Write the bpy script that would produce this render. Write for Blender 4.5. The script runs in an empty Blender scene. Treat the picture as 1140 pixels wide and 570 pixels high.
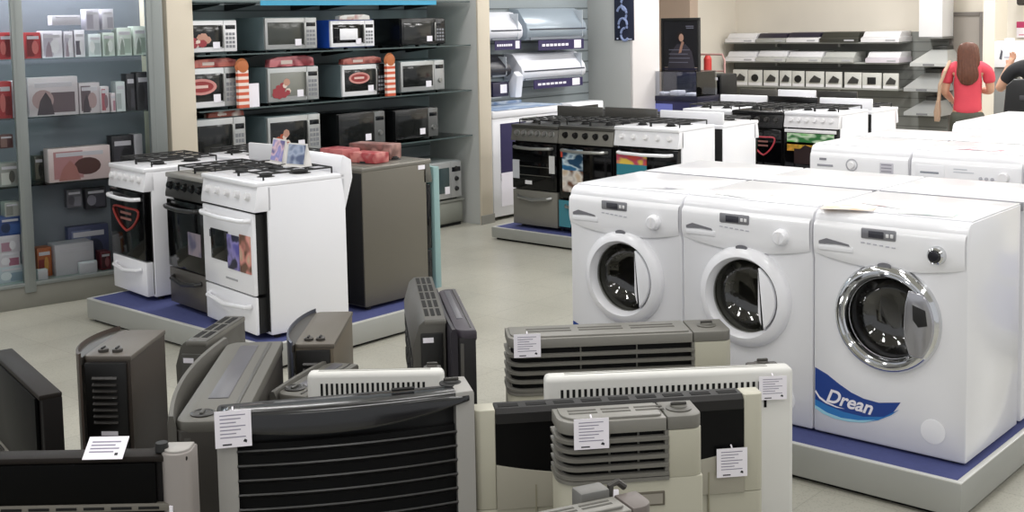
import bpy, bmesh, math, random
from mathutils import Vector, Matrix
random.seed(7)
SC = bpy.context.scene
COL = SC.collection
PI = math.pi

# ------------------------------------------------------------------ camera (calibrated for an 1140 x 570 frame)
FPX, CY, PITCH, ROLL, YAW, EYE = 1326.7, 137.43, 0.0863, -0.01841, 0.72068, 1.7741
_R = Vector((math.cos(YAW), math.sin(YAW), 0)); _F = Vector((-math.sin(YAW), math.cos(YAW), 0)); _Z = Vector((0, 0, 1))
CF = _F*math.cos(PITCH) - _Z*math.sin(PITCH)
_U = _F*math.sin(PITCH) + _Z*math.cos(PITCH)
CR = _R*math.cos(ROLL) + _U*math.sin(ROLL)
CU = _U*math.cos(ROLL) - _R*math.sin(ROLL)
CO = Vector((0, 0, EYE))
cam = bpy.data.cameras.new('camera'); camo = bpy.data.objects.new('camera', cam); COL.objects.link(camo)
M3 = Matrix((CR, CU, -CF)).transposed()
camo.matrix_world = Matrix.Translation(CO) @ M3.to_4x4()
cam.sensor_width = 36; cam.lens = FPX/1140*36; cam.shift_y = -(285-CY)/1140
cam.clip_start = .05; cam.clip_end = 200
SC.camera = camo

def ray(x, y): return CF + CR*((x-570)/FPX) - CU*((y-CY)/FPX)
def hit(x, y, ax, v):
    """the point of the place seen at photo pixel (x, y) on the plane axis = v"""
    i = 'xyz'.index(ax); d = ray(x, y); return CO + d*((v-CO[i])/d[i])

class Frame:
    """a local frame: x along the front (to the right of someone facing it), y into the thing, z up"""
    def __init__(s, p, ang): s.p = Vector((p[0], p[1], p[2] if len(p) > 2 else 0)); s.a = ang; s.m = Matrix.Translation(s.p) @ Matrix.Rotation(ang, 4, 'Z')
    def loc(s, w): return s.m.inverted() @ Vector(w)
    def wor(s, l): return s.m @ Vector(l)
    def hit(s, x, y, yl=0.):
        n = s.m.to_3x3() @ Vector((0, 1, 0)); q = s.wor((0, yl, 0)); d = ray(x, y)
        return s.loc(CO + d*((q-CO).dot(n)/d.dot(n)))

# ------------------------------------------------------------------ materials
def lin(c):
    if isinstance(c, str): c = tuple(int(c[i:i+2], 16)/255 for i in (0, 2, 4))
    return tuple((v/12.92 if v <= .04045 else ((v+.055)/1.055)**2.4) for v in c) + (1.,)
_M = {}
def mat(c, rough=.5, metal=0., noise=0., scale=20., spec=.5, coat=0., emit=0.):
    key = (c, rough, metal, noise, scale, spec, coat, emit)
    if key in _M: return _M[key]
    m = bpy.data.materials.new('m_'+str(c)); m.use_nodes = True; nt = m.node_tree; b = nt.nodes['Principled BSDF']
    b.inputs['Base Color'].default_value = lin(c); b.inputs['Roughness'].default_value = rough; b.inputs['Metallic'].default_value = metal
    b.inputs['Specular IOR Level'].default_value = spec; b.inputs['Coat Weight'].default_value = coat
    if noise:
        tc = nt.nodes.new('ShaderNodeTexCoord'); n = nt.nodes.new('ShaderNodeTexNoise'); n.inputs['Scale'].default_value = scale; n.inputs['Detail'].default_value = 4
        nt.links.new(tc.outputs['Object'], n.inputs['Vector'])
        mx = nt.nodes.new('ShaderNodeMix'); mx.data_type = 'RGBA'; l = lin(c)
        mx.inputs[6].default_value = tuple(max(0, v*(1-noise)) for v in l[:3])+(1,); mx.inputs[7].default_value = tuple(min(1, v*(1+noise)) for v in l[:3])+(1,)
        nt.links.new(n.outputs['Fac'], mx.inputs[0]); nt.links.new(mx.outputs[2], b.inputs['Base Color'])
    if emit:
        b.inputs['Emission Color'].default_value = lin(c); b.inputs['Emission Strength'].default_value = emit
    _M[key] = m; return m
def glassmat(tint='ffffff', gloss=.12, rough=.02):
    key = ('glass', tint, gloss, rough)
    if key in _M: return _M[key]
    m = bpy.data.materials.new('m_glass'); m.use_nodes = True; nt = m.node_tree; nt.nodes.remove(nt.nodes['Principled BSDF'])
    t = nt.nodes.new('ShaderNodeBsdfTransparent'); t.inputs['Color'].default_value = lin(tint)
    g = nt.nodes.new('ShaderNodeBsdfGlossy'); g.inputs['Roughness'].default_value = rough
    mx = nt.nodes.new('ShaderNodeMixShader'); f = nt.nodes.new('ShaderNodeFresnel'); f.inputs['IOR'].default_value = 1.45
    ad = nt.nodes.new('ShaderNodeMath'); ad.operation = 'ADD'; ad.inputs[1].default_value = gloss-.04; ad.use_clamp = True
    nt.links.new(f.outputs[0], ad.inputs[0]); nt.links.new(ad.outputs[0], mx.inputs[0]); nt.links.new(t.outputs[0], mx.inputs[1]); nt.links.new(g.outputs[0], mx.inputs[2])
    nt.links.new(mx.outputs[0], nt.nodes['Material Output'].inputs['Surface']); _M[key] = m; return m
def printmat(seed, cols, sx=6., sz=6., rough=.35):
    """printed card: blotches of a few inks (constant ramp over noise), stays with the thing"""
    key = ('print', seed, tuple(cols), sx, sz)
    if key in _M: return _M[key]
    m = bpy.data.materials.new('m_print'); m.use_nodes = True; nt = m.node_tree; b = nt.nodes['Principled BSDF']; b.inputs['Roughness'].default_value = rough
    tc = nt.nodes.new('ShaderNodeTexCoord'); mp = nt.nodes.new('ShaderNodeMapping'); mp.inputs['Scale'].default_value = (sx, sx, sz); mp.inputs['Location'].default_value = (seed*3.7, seed*1.3, seed*2.1)
    n = nt.nodes.new('ShaderNodeTexNoise'); n.inputs['Scale'].default_value = 1.3; n.inputs['Detail'].default_value = 1.2
    r = nt.nodes.new('ShaderNodeValToRGB'); r.color_ramp.interpolation = 'LINEAR'
    els = r.color_ramp.elements
    k = len(cols)
    for i, c in enumerate(cols):
        pos = 0. if i == 0 else .34 + .36*(i-1)/max(1, k-1)
        e = els[i] if i < 2 else els.new(pos)
        e.position = pos; e.color = lin(c)
    nt.links.new(tc.outputs['Object'], mp.inputs[0]); nt.links.new(mp.outputs[0], n.inputs['Vector']); nt.links.new(n.outputs['Fac'], r.inputs[0]); nt.links.new(r.outputs[0], b.inputs['Base Color'])
    _M[key] = m; return m

WHITE = mat('eeeef2', .28, coat=.3); WHITE2 = mat('e9e8ea', .35); WARMWHITE = mat('eceade', .35)
PAPER = mat('f0ecf4', .7); INK = mat('8f8c9c', .8); BLACKINK = mat('26262c', .7)
BLACK = mat('0b0b0c', .25); BLACKG = mat('060607', .08, spec=.35); BLACKM = mat('161616', .6); DARKHOLE = mat('050505', .9)  # DARKHOLE: near-black standing for the shade inside slots and recesses
STEEL = mat('a5a6a4', .3, .85); STEELD = mat('6d6c66', .38, .7); CHROME = mat('d9dadc', .08, 1.); ALU = mat('a9aca9', .45, .6)
GREYPL = mat('5e5c56', .45); GREYLT = mat('a5a3a0', .5); CHAR = mat('3c3935', .42); BEIGE = mat('aeab9b', .45); BROWN = mat('352a22', .4)  # BEIGE is darkened to hold the falloff of ambient light on the heaters

# ------------------------------------------------------------------ mesh builder
class MB:
    def __init__(s): s.bm = bmesh.new(); s.m = 0
    def _fin(s, faces):
        for f in faces: f.material_index = s.m
        return s
    def _add(s, tb, mtx=None):
        vm = {}
        for v in tb.verts: vm[v] = s.bm.verts.new(mtx @ v.co if mtx else v.co)
        for f in tb.faces:
            try: nf = s.bm.faces.new([vm[v] for v in f.verts]); nf.material_index = s.m
            except ValueError: pass
        tb.free(); return s
    def box(s, x0, x1, y0, y1, z0, z1, bev=0., seg=2, mtx=None):
        tb = bmesh.new(); vs = [tb.verts.new((x, y, z)) for z in (z0, z1) for y in (y0, y1) for x in (x0, x1)]
        for q in ((0, 2, 3, 1), (4, 5, 7, 6), (0, 1, 5, 4), (2, 6, 7, 3), (0, 4, 6, 2), (1, 3, 7, 5)): tb.faces.new([vs[i] for i in q])
        if bev > 0:
            bev = min(bev, abs(x1-x0)*.45, abs(y1-y0)*.45, abs(z1-z0)*.45)
            bmesh.ops.bevel(tb, geom=tb.edges[:], offset=bev, segments=seg, affect='EDGES', profile=.5)
        return s._add(tb, mtx)
    def prism(s, pts, axis, a0, a1, bev=0., mtx=None):
        f = {'x': lambda p, a: (a, p[0], p[1]), 'y': lambda p, a: (p[0], a, p[1]), 'z': lambda p, a: (p[0], p[1], a)}[axis]
        tb = bmesh.new(); A = [tb.verts.new(f(p, a0)) for p in pts]; B = [tb.verts.new(f(p, a1)) for p in pts]; n = len(pts)
        tb.faces.new(A); tb.faces.new(B[::-1])
        for i in range(n): tb.faces.new((A[i], B[i], B[(i+1) % n], A[(i+1) % n]))
        bmesh.ops.recalc_face_normals(tb, faces=tb.faces[:])
        if bev > 0:
            es = [e for e in tb.edges if (e.verts[0] in A) == (e.verts[1] in A) ]
            bmesh.ops.bevel(tb, geom=es, offset=bev, segments=2, affect='EDGES', profile=.5)
        return s._add(tb, mtx)
    def cyl(s, p0, p1, r, r2=None, seg=16, cap=True):
        p0 = Vector(p0); p1 = Vector(p1); d = p1-p0; q = d.to_track_quat('Z', 'Y').to_matrix(); r2 = r if r2 is None else r2
        ring = lambda p, rr: [s.bm.verts.new(p + q @ Vector((rr*math.cos(2*PI*i/seg), rr*math.sin(2*PI*i/seg), 0))) for i in range(seg)]
        A = ring(p0, r); B = ring(p1, r2); fs = []
        for i in range(seg): fs.append(s.bm.faces.new((A[i], A[(i+1) % seg], B[(i+1) % seg], B[i])))
        if cap: fs.append(s.bm.faces.new(A[::-1])); fs.append(s.bm.faces.new(B))
        return s._fin(fs)
    def lathe(s, prof, o, ax=(0, -1, 0), seg=40):
        """prof: (radius, distance along ax)"""
        o = Vector(o); q = Vector(ax).to_track_quat('Z', 'X').to_matrix(); rings = []; fs = []
        for r, h in prof:
            if r < 1e-6: rings.append([s.bm.verts.new(o + q @ Vector((0, 0, h)))])
            else: rings.append([s.bm.verts.new(o + q @ Vector((r*math.cos(2*PI*i/seg), r*math.sin(2*PI*i/seg), h))) for i in range(seg)])
        for A, B in zip(rings, rings[1:]):
            for i in range(seg):
                j = (i+1) % seg
                if len(A) == 1 and len(B) == 1: continue
                if len(A) == 1: fs.append(s.bm.faces.new((A[0], B[j], B[i])))
                elif len(B) == 1: fs.append(s.bm.faces.new((A[i], A[j], B[0])))
                else: fs.append(s.bm.faces.new((A[i], A[j], B[j], B[i])))
        return s._fin(fs)
    def tube(s, pts, r, seg=8, cap=True):
        pts = [Vector(p) for p in pts]; rings = []; fs = []; n = len(pts); up = Vector((0, 0, 1))
        for i, p in enumerate(pts):
            t = (pts[min(i+1, n-1)]-pts[max(i-1, 0)]).normalized(); a = t.cross(up)
            if a.length < 1e-3: a = t.cross(Vector((1, 0, 0)))
            a.normalize(); b = t.cross(a)
            rr = r[i] if isinstance(r, (list, tuple)) else r
            rings.append([s.bm.verts.new(p + a*rr*math.cos(2*PI*k/seg) + b*rr*math.sin(2*PI*k/seg)) for k in range(seg)])
        for A, B in zip(rings, rings[1:]):
            for k in range(seg): fs.append(s.bm.faces.new((A[k], A[(k+1) % seg], B[(k+1) % seg], B[k])))
        if cap: fs.append(s.bm.faces.new(rings[0][::-1])); fs.append(s.bm.faces.new(rings[-1]))
        return s._fin(fs)
    def sweep(s, path, sect):
        """closed section (outward offset, z) swept along an open plan path of (x, y); outward is to the right of travel"""
        n = len(path); P = [Vector((p[0], p[1])) for p in path]; rings = []; fs = []
        for i, p in enumerate(P):
            t = (P[min(i+1, n-1)]-P[max(i-1, 0)]).normalized(); nr = Vector((t.y, -t.x))
            rings.append([s.bm.verts.new((p.x+nr.x*o, p.y+nr.y*o, z)) for o, z in sect])
        k = len(sect)
        for A, B in zip(rings, rings[1:]):
            for j in range(k): fs.append(s.bm.faces.new((A[j], A[(j+1) % k], B[(j+1) % k], B[j])))
        fs.append(s.bm.faces.new(rings[0][::-1])); fs.append(s.bm.faces.new(rings[-1]))
        return s._fin(fs)
    def grid(s, fn, nu, nv, thick=0.):
        """surface fn(u, v) -> point"""
        V = [[s.bm.verts.new(fn(i/nu, j/nv)) for j in range(nv+1)] for i in range(nu+1)]; fs = []
        for i in range(nu):
            for j in range(nv): fs.append(s.bm.faces.new((V[i][j], V[i+1][j], V[i+1][j+1], V[i][j+1])))
        return s._fin(fs)
    def poly(s, pts):
        return s._fin([s.bm.faces.new([s.bm.verts.new(p) for p in pts])])
    def ico(s, c, r, sub=2, sc=(1, 1, 1)):
        tb = bmesh.new(); bmesh.ops.create_icosphere(tb, subdivisions=sub, radius=r)
        return s._add(tb, Matrix.Translation(c) @ Matrix.Diagonal((*sc, 1)))
    def build(s, name, mats, parent=None, ang=32, recalc=True):
        if recalc: bmesh.ops.recalc_face_normals(s.bm, faces=s.bm.faces[:])
        for f in s.bm.faces: f.smooth = True
        for e in s.bm.edges:
            if len(e.link_faces) == 2 and e.calc_face_angle(0) > math.radians(ang): e.smooth = False
        me = bpy.data.meshes.new(name); s.bm.to_mesh(me); s.bm.free()
        for m in (mats if isinstance(mats, (list, tuple)) else [mats]): me.materials.append(m)
        o = bpy.data.objects.new(name, me); COL.objects.link(o)
        if parent: o.parent = parent
        return o

def tag(o, label=None, cat=None, group=None, kind=None):
    if label: o['label'] = label
    if cat: o['category'] = cat
    if group: o['group'] = group
    if kind: o['kind'] = kind
    return o
def thing(name, label, cat, fr, group=None):
    o = bpy.data.objects.new(name, None); COL.objects.link(o); o.empty_display_size = .1
    o.location = fr.p; o.rotation_euler = (0, 0, fr.a)
    return tag(o, label, cat, group)
def place(o, fr): o.location = fr.p; o.rotation_euler = (0, 0, fr.a); return o
def B(name, m, parent, *a, bev=0., seg=2):
    b = MB(); b.box(*a, bev=bev, seg=seg); return b.build(name, m, parent)
def copy_tree(o, parent=None):
    c = o.copy(); COL.objects.link(c)
    if parent: c.parent = parent
    for ch in list(o.children): copy_tree(ch, c)
    return c
def arc(cx, cy, r, a0, a1, n): return [(cx+r*math.cos(a0+(a1-a0)*i/n), cy+r*math.sin(a0+(a1-a0)*i/n)) for i in range(n+1)]
def plan(w, d, rl=.01, rr=.01, n=6, bow=0., x0=0., y0=0.):
    """plan outline with rounded (and bowed) front at y = y0"""
    p = [(x0, y0+d)] + arc(x0+rl, y0+rl, rl, PI, 1.5*PI, n)
    if bow:
        for i in range(1, 12):
            t = i/12; p.append((x0+rl+(w-rl-rr)*t, y0-bow*4*t*(1-t)))
    p += arc(x0+w-rr, y0+rr, rr, 1.5*PI, 2*PI, n) + [(x0+w, y0+d)]
    return p
LAMP = 26.; WORLD = .62; EXPO = 0.04; CABL = 36.
# ------------------------------------------------------------------ setting
def floor_mat():
    m = bpy.data.materials.new('m_floor'); m.use_nodes = True; nt = m.node_tree; b = nt.nodes['Principled BSDF']; L = nt.links.new
    b.inputs['Roughness'].default_value = .28; b.inputs['Specular IOR Level'].default_value = .4
    g = nt.nodes.new('ShaderNodeNewGeometry')
    mp = nt.nodes.new('ShaderNodeMapping'); L(g.outputs['Position'], mp.inputs[0])
    br = nt.nodes.new('ShaderNodeTexBrick'); br.offset = 0; br.inputs['Scale'].default_value = 1.; br.inputs['Brick Width'].default_value = .4; br.inputs['Row Height'].default_value = .4
    br.inputs['Mortar Size'].default_value = .0025; br.inputs['Color1'].default_value = lin('b3b1a6'); br.inputs['Color2'].default_value = lin('adaba1'); br.inputs['Mortar'].default_value = lin('9f9d93')
    L(mp.outputs[0], br.inputs['Vector'])
    v = nt.nodes.new('ShaderNodeTexVoronoi'); v.inputs['Scale'].default_value = 90; L(g.outputs['Position'], v.inputs['Vector'])
    r = nt.nodes.new('ShaderNodeValToRGB'); r.color_ramp.elements[0].position = .0; r.color_ramp.elements[0].color = (.72, .72, .71, 1); r.color_ramp.elements[1].position = .45; r.color_ramp.elements[1].color = (1, 1, 1, 1)
    L(v.outputs['Distance'], r.inputs[0])
    n = nt.nodes.new('ShaderNodeTexNoise'); n.inputs['Scale'].default_value = 1.7; n.inputs['Detail'].default_value = 5; L(g.outputs['Position'], n.inputs['Vector'])
    r2 = nt.nodes.new('ShaderNodeValToRGB'); r2.color_ramp.elements[0].position = .3; r2.color_ramp.elements[0].color = (.88, .88, .87, 1); r2.color_ramp.elements[1].position = .7; r2.color_ramp.elements[1].color = (1.04, 1.04, 1.03, 1); L(n.outputs['Fac'], r2.inputs[0])
    a = nt.nodes.new('ShaderNodeMix'); a.data_type = 'RGBA'; a.blend_type = 'MULTIPLY'; a.inputs[0].default_value = 1; L(br.outputs['Color'], a.inputs[6]); L(r.outputs[0], a.inputs[7])
    c = nt.nodes.new('ShaderNodeMix'); c.data_type = 'RGBA'; c.blend_type = 'MULTIPLY'; c.inputs[0].default_value = 1; L(a.outputs[2], c.inputs[6]); L(r2.outputs[0], c.inputs[7])
    L(c.outputs[2], b.inputs['Base Color']); return m
CREAM = mat('e6dfd2', .8, noise=.03, scale=3); GREYW = mat('b9bbb9', .6, noise=.03, scale=2); SLAT = mat('8f979a', .6); PILB = mat('d3c9b7', .75, noise=.03, scale=3)
WALL_SHADED = mat('c9b5a4', .8, noise=.03, scale=3)  # tan tone paints the shade on the niche wall beside its lit cream face
def struct(name, m, *a, bev=0.):
    return tag(B(name, m, None, *a, bev=bev), kind='structure')
struct('floor', floor_mat(), -14, 4, -2.5, 15.2, -.1, 0)
struct('ceiling', mat('dcdad2', .9), -14, 4, -2.5, 15.2, 3.4, 3.5)
# shop wall behind the shelves: grey slatted panel (horizontal grooves in one mesh)
b = MB(); b.m = 0; b.box(-7.75, -7.62, 2.2, 10.3, 0, 3.4); b.m = 1
z = .12
while z < 3.3: b.box(-7.621, -7.617, 4.6, 9.9, z, z+.012); z += .11
tag(b.build('wall_left', [SLAT, mat('5f6668', .7)]), kind='structure')
struct('wall_pillar_1', PILB, -7.62, -7.10, 4.56, 4.765, 0, 3.4, bev=.004)
struct('wall_pillar_2', GREYW, -7.62, -7.02, 7.55, 7.70, 0, 3.4, bev=.003)
struct('trim_1', PILB, -7.02, -7.0, 7.55, 7.70, 0, 3.4, bev=.003)
struct('baseboard_pillar', mat('8d8c86', .5), -7.0, -6.99, 7.54, 7.71, 0, .08)
struct('wall_pillar_3', GREYW, -7.62, -7.08, 9.9, 10.05, 0, 3.4, bev=.003)
struct('trim_2', mat('d9d4d2', .7), -7.08, -7.05, 9.9, 10.38, 0, 3.4, bev=.003)
XN = hit(819, 20, 'y', 14.9).x; YN = hit(768, 20, 'x', XN).y
struct('wall_niche', WALL_SHADED, -10.2, XN, YN, YN+.2, 0, 3.4)
struct('wall_niche_side', CREAM, XN-.3, XN, YN+.2, 14.9, 0, 3.4)
struct('wall_back', CREAM, -10.2, 1.5, 14.9, 15.1, 0, 3.4)
struct('wall_left_far', WALL_SHADED, -10.3, -10.2, 10.3, 14.9, 0, 3.4)
struct('wall_right_column', mat('ddd5c6', .8), hit(1094, 60, 'y', 13.6).x, hit(1107, 60, 'y', 13.6).x, 13.6, 14.0, 0, 3.4)
# grey service door in the back wall
dx0, dx1 = hit(1062, 60, 'y', 14.88).x, hit(1091, 60, 'y', 14.88).x; dz = hit(1075, 18, 'y', 14.88).z
b = MB()
b.box(dx0-.05, dx0, 14.84, 14.9, 0, dz+.05, bev=.005); b.box(dx1, dx1+.05, 14.84, 14.9, 0, dz+.05, bev=.005); b.box(dx0, dx1, 14.84, 14.9, dz, dz+.05, bev=.005)
d = tag(B('door_1', mat('a8a19a', .6), None, dx0, dx1, 14.86, 14.9, 0, dz), kind='structure')
b.build('door_frame', mat('7c7672', .6), d)
b = MB(); b.cyl((dx0+.06, 14.86, .95), (dx0+.06, 14.82, .95), .012); b.cyl((dx0+.06, 14.825, .95), (dx0+.16, 14.825, .95), .009); b.build('door_handle', STEEL, d)

# ------------------------------------------------------------------ plinths
BLUE = mat('434a7c', .85, noise=.12, scale=60)
def plinth(label, fr, w, d, h, inset=.0):
    t = thing('display_plinth', label, 'plinth', fr, 'display plinths')
    B('toe_base', DARKHOLE, t, .03, w-.03, .03, d-.03, 0, .02)  # near-black base paints in the shadow of the toe recess
    B('metal_skirt', mat('a9aaa6', .42, .35, noise=.04, scale=4), t, 0, w, 0, d, .018, h-.004, bev=.003)
    b = MB(); e = .022
    b.box(0, w, 0, e, h-.006, h, bev=.002); b.box(0, w, d-e, d, h-.006, h, bev=.002); b.box(0, e, e, d-e, h-.006, h, bev=.002); b.box(w-e, w, e, d-e, h-.006, h, bev=.002)
    b.build('edge_trim', mat('d6d6d2', .35, .3), t)
    B('carpet_top', BLUE, t, e, w-e, e, d-e, h-.006, h-.001)
    return t
PH = .144
WX, WY = -1.533, 4.177
plinth('grey metal plinth with blue carpet under the washers nearest the camera', Frame((WX+.041-1.93, WY-.151), 0), 1.93, 1.42, PH)
A1 = math.atan2(-.2, 1.732)
u1 = Vector((math.cos(A1), math.sin(A1), 0)); v1 = Vector((-u1.y, u1.x, 0))
S0 = Vector((-6.741, 3.863, 0))
plinth('grey metal plinth with blue carpet under the cookers beside the glass cabinet', Frame((-6.66, 3.637), 0), 1.78, 1.42, .140)
plinth('grey metal plinth under the steel and white cookers by the pillar', Frame((-6.47, 7.09), 0), 1.92, 1.35, .105)
plinth('grey metal plinth under the black cooker with the red emblem', Frame((-5.95, 8.82), 0), 1.72, 1.45, .105)
plinth('grey metal plinth under the second block of washers', Frame((-3.30, 6.15), 0), 3.2, 1.40, PH)
plinth('grey metal plinth under the farthest block of washers', Frame((-3.12, 7.87), 0), 3.2, 1.40, PH)

# ------------------------------------------------------------------ washing machines
def bore(o, cx, cz):
    """opens the round loading hole and the drum chamber in a cabinet"""
    b = MB(); b.lathe([(0, .05), (.1515, .05), (.1515, -.02), (.196, -.045), (.196, -.40), (0, -.40)], (cx, 0, cz), seg=48); c = b.build('cutter', WHITE, o.parent)
    m = o.modifiers.new('bore', 'BOOLEAN'); m.object = c; m.operation = 'DIFFERENCE'; m.solver = 'EXACT'
    bpy.context.view_layer.update(); dg = bpy.context.evaluated_depsgraph_get(); me = bpy.data.meshes.new_from_object(o.evaluated_get(dg))
    o.modifiers.clear(); o.data = me; bpy.data.objects.remove(c)
    for p in me.polygons: p.use_smooth = True
    me.set_sharp_from_angle(angle=math.radians(38))
def smile(x, w, z0, sag): t = 2*x/w-1; return z0 - sag*(1-t*t)
def washer(label, fr, style, group, sticker=False, w=.594, d=.548, h=.883):
    t = thing('washing_machine', label, 'washing machine', fr, group)
    r = .045
    prof = [(d, .010), (.012, .010), (.006, .018), (.006, h-.19), (.0, h-.17), (.0, h-.08)] + [(r+.004-r*math.cos(a)*1.0, h-r+r*math.sin(a)) for a in [i*PI/12 for i in range(1, 7)]] + [(d, h)]
    b = MB(); b.prism(prof, 'x', 0, w, bev=.007); cab_ = b.build('cabinet', WHITE, t, ang=40)
    if style in ('white', 'chrome'): bore(cab_, w*.5, .50)
    for x in (.05, w-.05):
        for y in (.05, d-.06):
            b = MB(); b.cyl((x, y, 0), (x, y, .014), .022, .018); b.build('foot', BLACKM, t)
    # control panel, proud of the front, with a sagging lower edge
    def cp(u, v):
        x = .006+u*(w-.012); zb = smile(x, w, h-.165, .035); zt = h-.035; z = zb+(zt-zb)*v
        y = -.004-.012*math.sin(PI*min(1, v*1.1))**.7 if v < .9 else -.004
        y = -.002-.011*(1-(2*v-1)**4)
        if z > h-.048: y += (z-(h-.048))*.9
        return (x, y, z)
    b = MB(); b.grid(cp, 24, 10)
    b.build('control_panel', mat('f1f1f4', .2, coat=.4), t, ang=60, recalc=False)
    top = B('worktop', WHITE, t, .004, w-.004, .05, d, h-.002, h+.006, bev=.004)
    B('rear_gap_strip', mat('9c9ca2', .5), t, .004, w-.004, d-.001, d+.012, h-.03, h+.005, bev=.002)  # grey edging added to paint the shaded gap line between washer rows
    cx, cz, R = w*.5, .50, .205
    if style in ('white', 'chrome'):
        b = MB(); b.prism([(.03, h-.115), (.06, h-.103), (.15, h-.118), (.155, h-.125), (.10, h-.122), (.03, h-.126)], 'y', -.0165, -.008)
        b.build('drawer_grip', mat('77777d', .5), t)  # grey shape paints the shadow in the slit of the drawer handle
        B('detergent_drawer', WHITE, t, .028, .17, -.0165, -.002, h-.150, h-.128, bev=.004)
        fx = .19 if style == 'white' else .20
        f_ = B('display_frame', mat('8b8b90', .3, .4), t, fx, fx+.135, -.018, -.006, h-.088, h-.048, bev=.006)
        B('display_screen', mat('3c3c44', .1), f_, fx+.03, fx+.09, -.0195, -.012, h-.082, h-.056, bev=.002)
        for k in range(2): B('button', WHITE2, f_, fx+.098+k*.017, fx+.11+k*.017, -.0205, -.012, h-.076, h-.062, bev=.002)
        b = MB()
        for k in range(6): b.box(fx+.0+k*.024, fx+.014+k*.024, -.0155, -.01, h-.106-.0015*k, h-.102-.0015*k)
        b.build('panel_print', mat('b9b9c2', .6), t)
        kx = w-.125 if style == 'white' else w-.105
        b = MB(); b.lathe([(.0, .030), (.024, .030), (.030, .024), (.033, .004), (.036, 0)], (kx, -.010, h-.120), seg=28)
        k = b.build('program_knob', WHITE if style == 'white' else CHROME, t)
        if style == 'chrome':
            b = MB(); b.lathe([(0, .034), (.018, .033), (.02, .028)], (kx-.004, -.010, h-.120), seg=24); b.build('knob_cap', mat('3a3a40', .15, .6), k)
        else: B('knob_pointer', WHITE2, k, kx-.004, kx+.004, -.044, -.038, h-.145, h-.095, bev=.002)
        b = MB(); b.prism(arc(0, 0, 1, 0, 2*PI, 20)[:-1], 'y', 0, .006, mtx=Matrix.Translation((cx-.005, -.0185, h-.182)) @ Matrix.Diagonal((.026, 1, .011, 1)))
        b.build('badge', mat('84848a', .35, .4), t)
    ringm = WHITE if style != 'chrome' else CHROME
    if style in ('white', 'chrome'):
        b = MB()
        if style == 'white':
            b.lathe([(R+.003, .0), (R, .016), (R-.012, .032), (R-.04, .040), (.168, .036), (.152, .018), (.148, -.01)], (cx, .008, cz), seg=64)
        else:
            b.lathe([(R+.002, .0), (R-.002, .016), (R-.014, .034), (R-.026, .036), (.170, .022), (.163, .028), (.155, .018), (.150, -.01)], (cx, .008, cz), seg=64)
        dr = b.build('door', ringm, t, ang=50)
        # bowl glass and the steel drum behind it
        b = MB(); b.lathe([(.149, .004), (.144, -.02), (.122, -.055), (.09, -.075), (.05, -.083), (0, -.085)], (cx, .008, cz), seg=48)
        b.build('door_glass', glassmat('dededa' if style == 'white' else 'd0d0d4', .12, .03), dr, recalc=False)
        dm = MB(); dm.lathe([(.148, -.006), (.170, -.12), (.19, -.14), (.19, -.36), (.0, -.37)], (cx, .008, cz), seg=40)
        dm.m = 1
        for k in range(3):
            a = k*2*PI/3+.5
            dm.box(-.02, .02, -.03, .03, -.0, .2, bev=.012, mtx=Matrix.Translation((cx+.165*math.cos(a), .16, cz+.165*math.sin(a))) @ Matrix.Rotation(-a+PI/2, 4, 'Y') @ Matrix.Rotation(-PI/2, 4, 'X'))
        for k in range(26):
            a = k*2*PI/26
            for q in range(3): dm.ico((cx+.172*math.cos(a), .14+.03*q, cz+.172*math.sin(a)), .006, 1)
        dm.build('drum', [mat('8d8b82', .38, .8), mat('b5b4ae', .3, .8)], dr)
        b = MB(); b.lathe([(.158, -.008), (.150, -.03), (.148, -.05), (.156, -.07)], (cx, .008, cz), seg=48); b.build('gasket', mat('8b8b89', .5), dr)
        # cover plate that closes the right part of the opening
        if style == 'white':
            pts = [(.078, .13)] + [(.153*math.cos(a), .153*math.sin(a)) for a in [math.radians(58-i*9.2) for i in range(13)]]
            pts = [p for p in pts if p[0] > .07] + [(.100, -.115), (.086, -.085), (.078, -.05)]
            b = MB(); b.prism([(cx+p[0], cz+p[1]) for p in pts], 'y', -.033, -.012, bev=.004); b.build('door_handle', WHITE, dr, ang=50)
        else:
            pts = [(.095, .125)] + [(.190*math.cos(a), .190*math.sin(a)) for a in [math.radians(38-i*7) for i in range(12)]] + [(.10, -.115), (.082, -.06), (.078, .0), (.082, .07)]
            b = MB(); b.prism([(cx+p[0], cz+p[1]) for p in pts], 'y', -.036, -.014, bev=.005); hd = b.build('door_handle', mat('b4b4ba', .18, .7), dr, ang=50)
            b = MB(); b.prism([(cx+.112, cz+.075), (cx+.160, cz+.06), (cx+.168, cz+.005), (cx+.135, cz-.005), (cx+.115, cz+.02)], 'y', -.0395, -.03, bev=.002); b.build('grip_recess', BLACKM, hd)
        b = MB(); b.lathe([(.046, 0), (.046, .003), (.042, .004), (0, .004)], (w-.12, .007, .105), seg=28); b.build('filter_cap', mat('ebebef', .32), t)
    elif style == 'dryer':
        b = MB(); b.lathe([(0, .022), (.018, .022), (.022, .002)], (w*.44, -.011, h-.10), seg=24); b.build('program_knob', WHITE2, t)
        b = MB(); b.lathe([(.034, .002), (.036, .003), (.030, .004), (.028, .002)], (w*.44, -.011, h-.10), seg=28); b.build('knob_ring', mat('b0b0b6', .4), t)
        B('badge', mat('85858c', .5), t, w*.11, w*.18, -.0165, -.008, h-.082, h-.070)
        B('button_strip', mat('9a9aa2', .5), t, w*.085, w*.25, -.0165, -.008, h-.118, h-.106, bev=.002)
        f_ = B('symbol_panel', mat('c4c2ca', .5), t, w*.72, w*.85, -.0165, -.006, h-.135, h-.075, bev=.002)
        b = MB()
        for k in range(3): b.box(w*.735, w*.835, -.0172, -.016, h-.125+k*.018, h-.119+k*.018)
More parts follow.
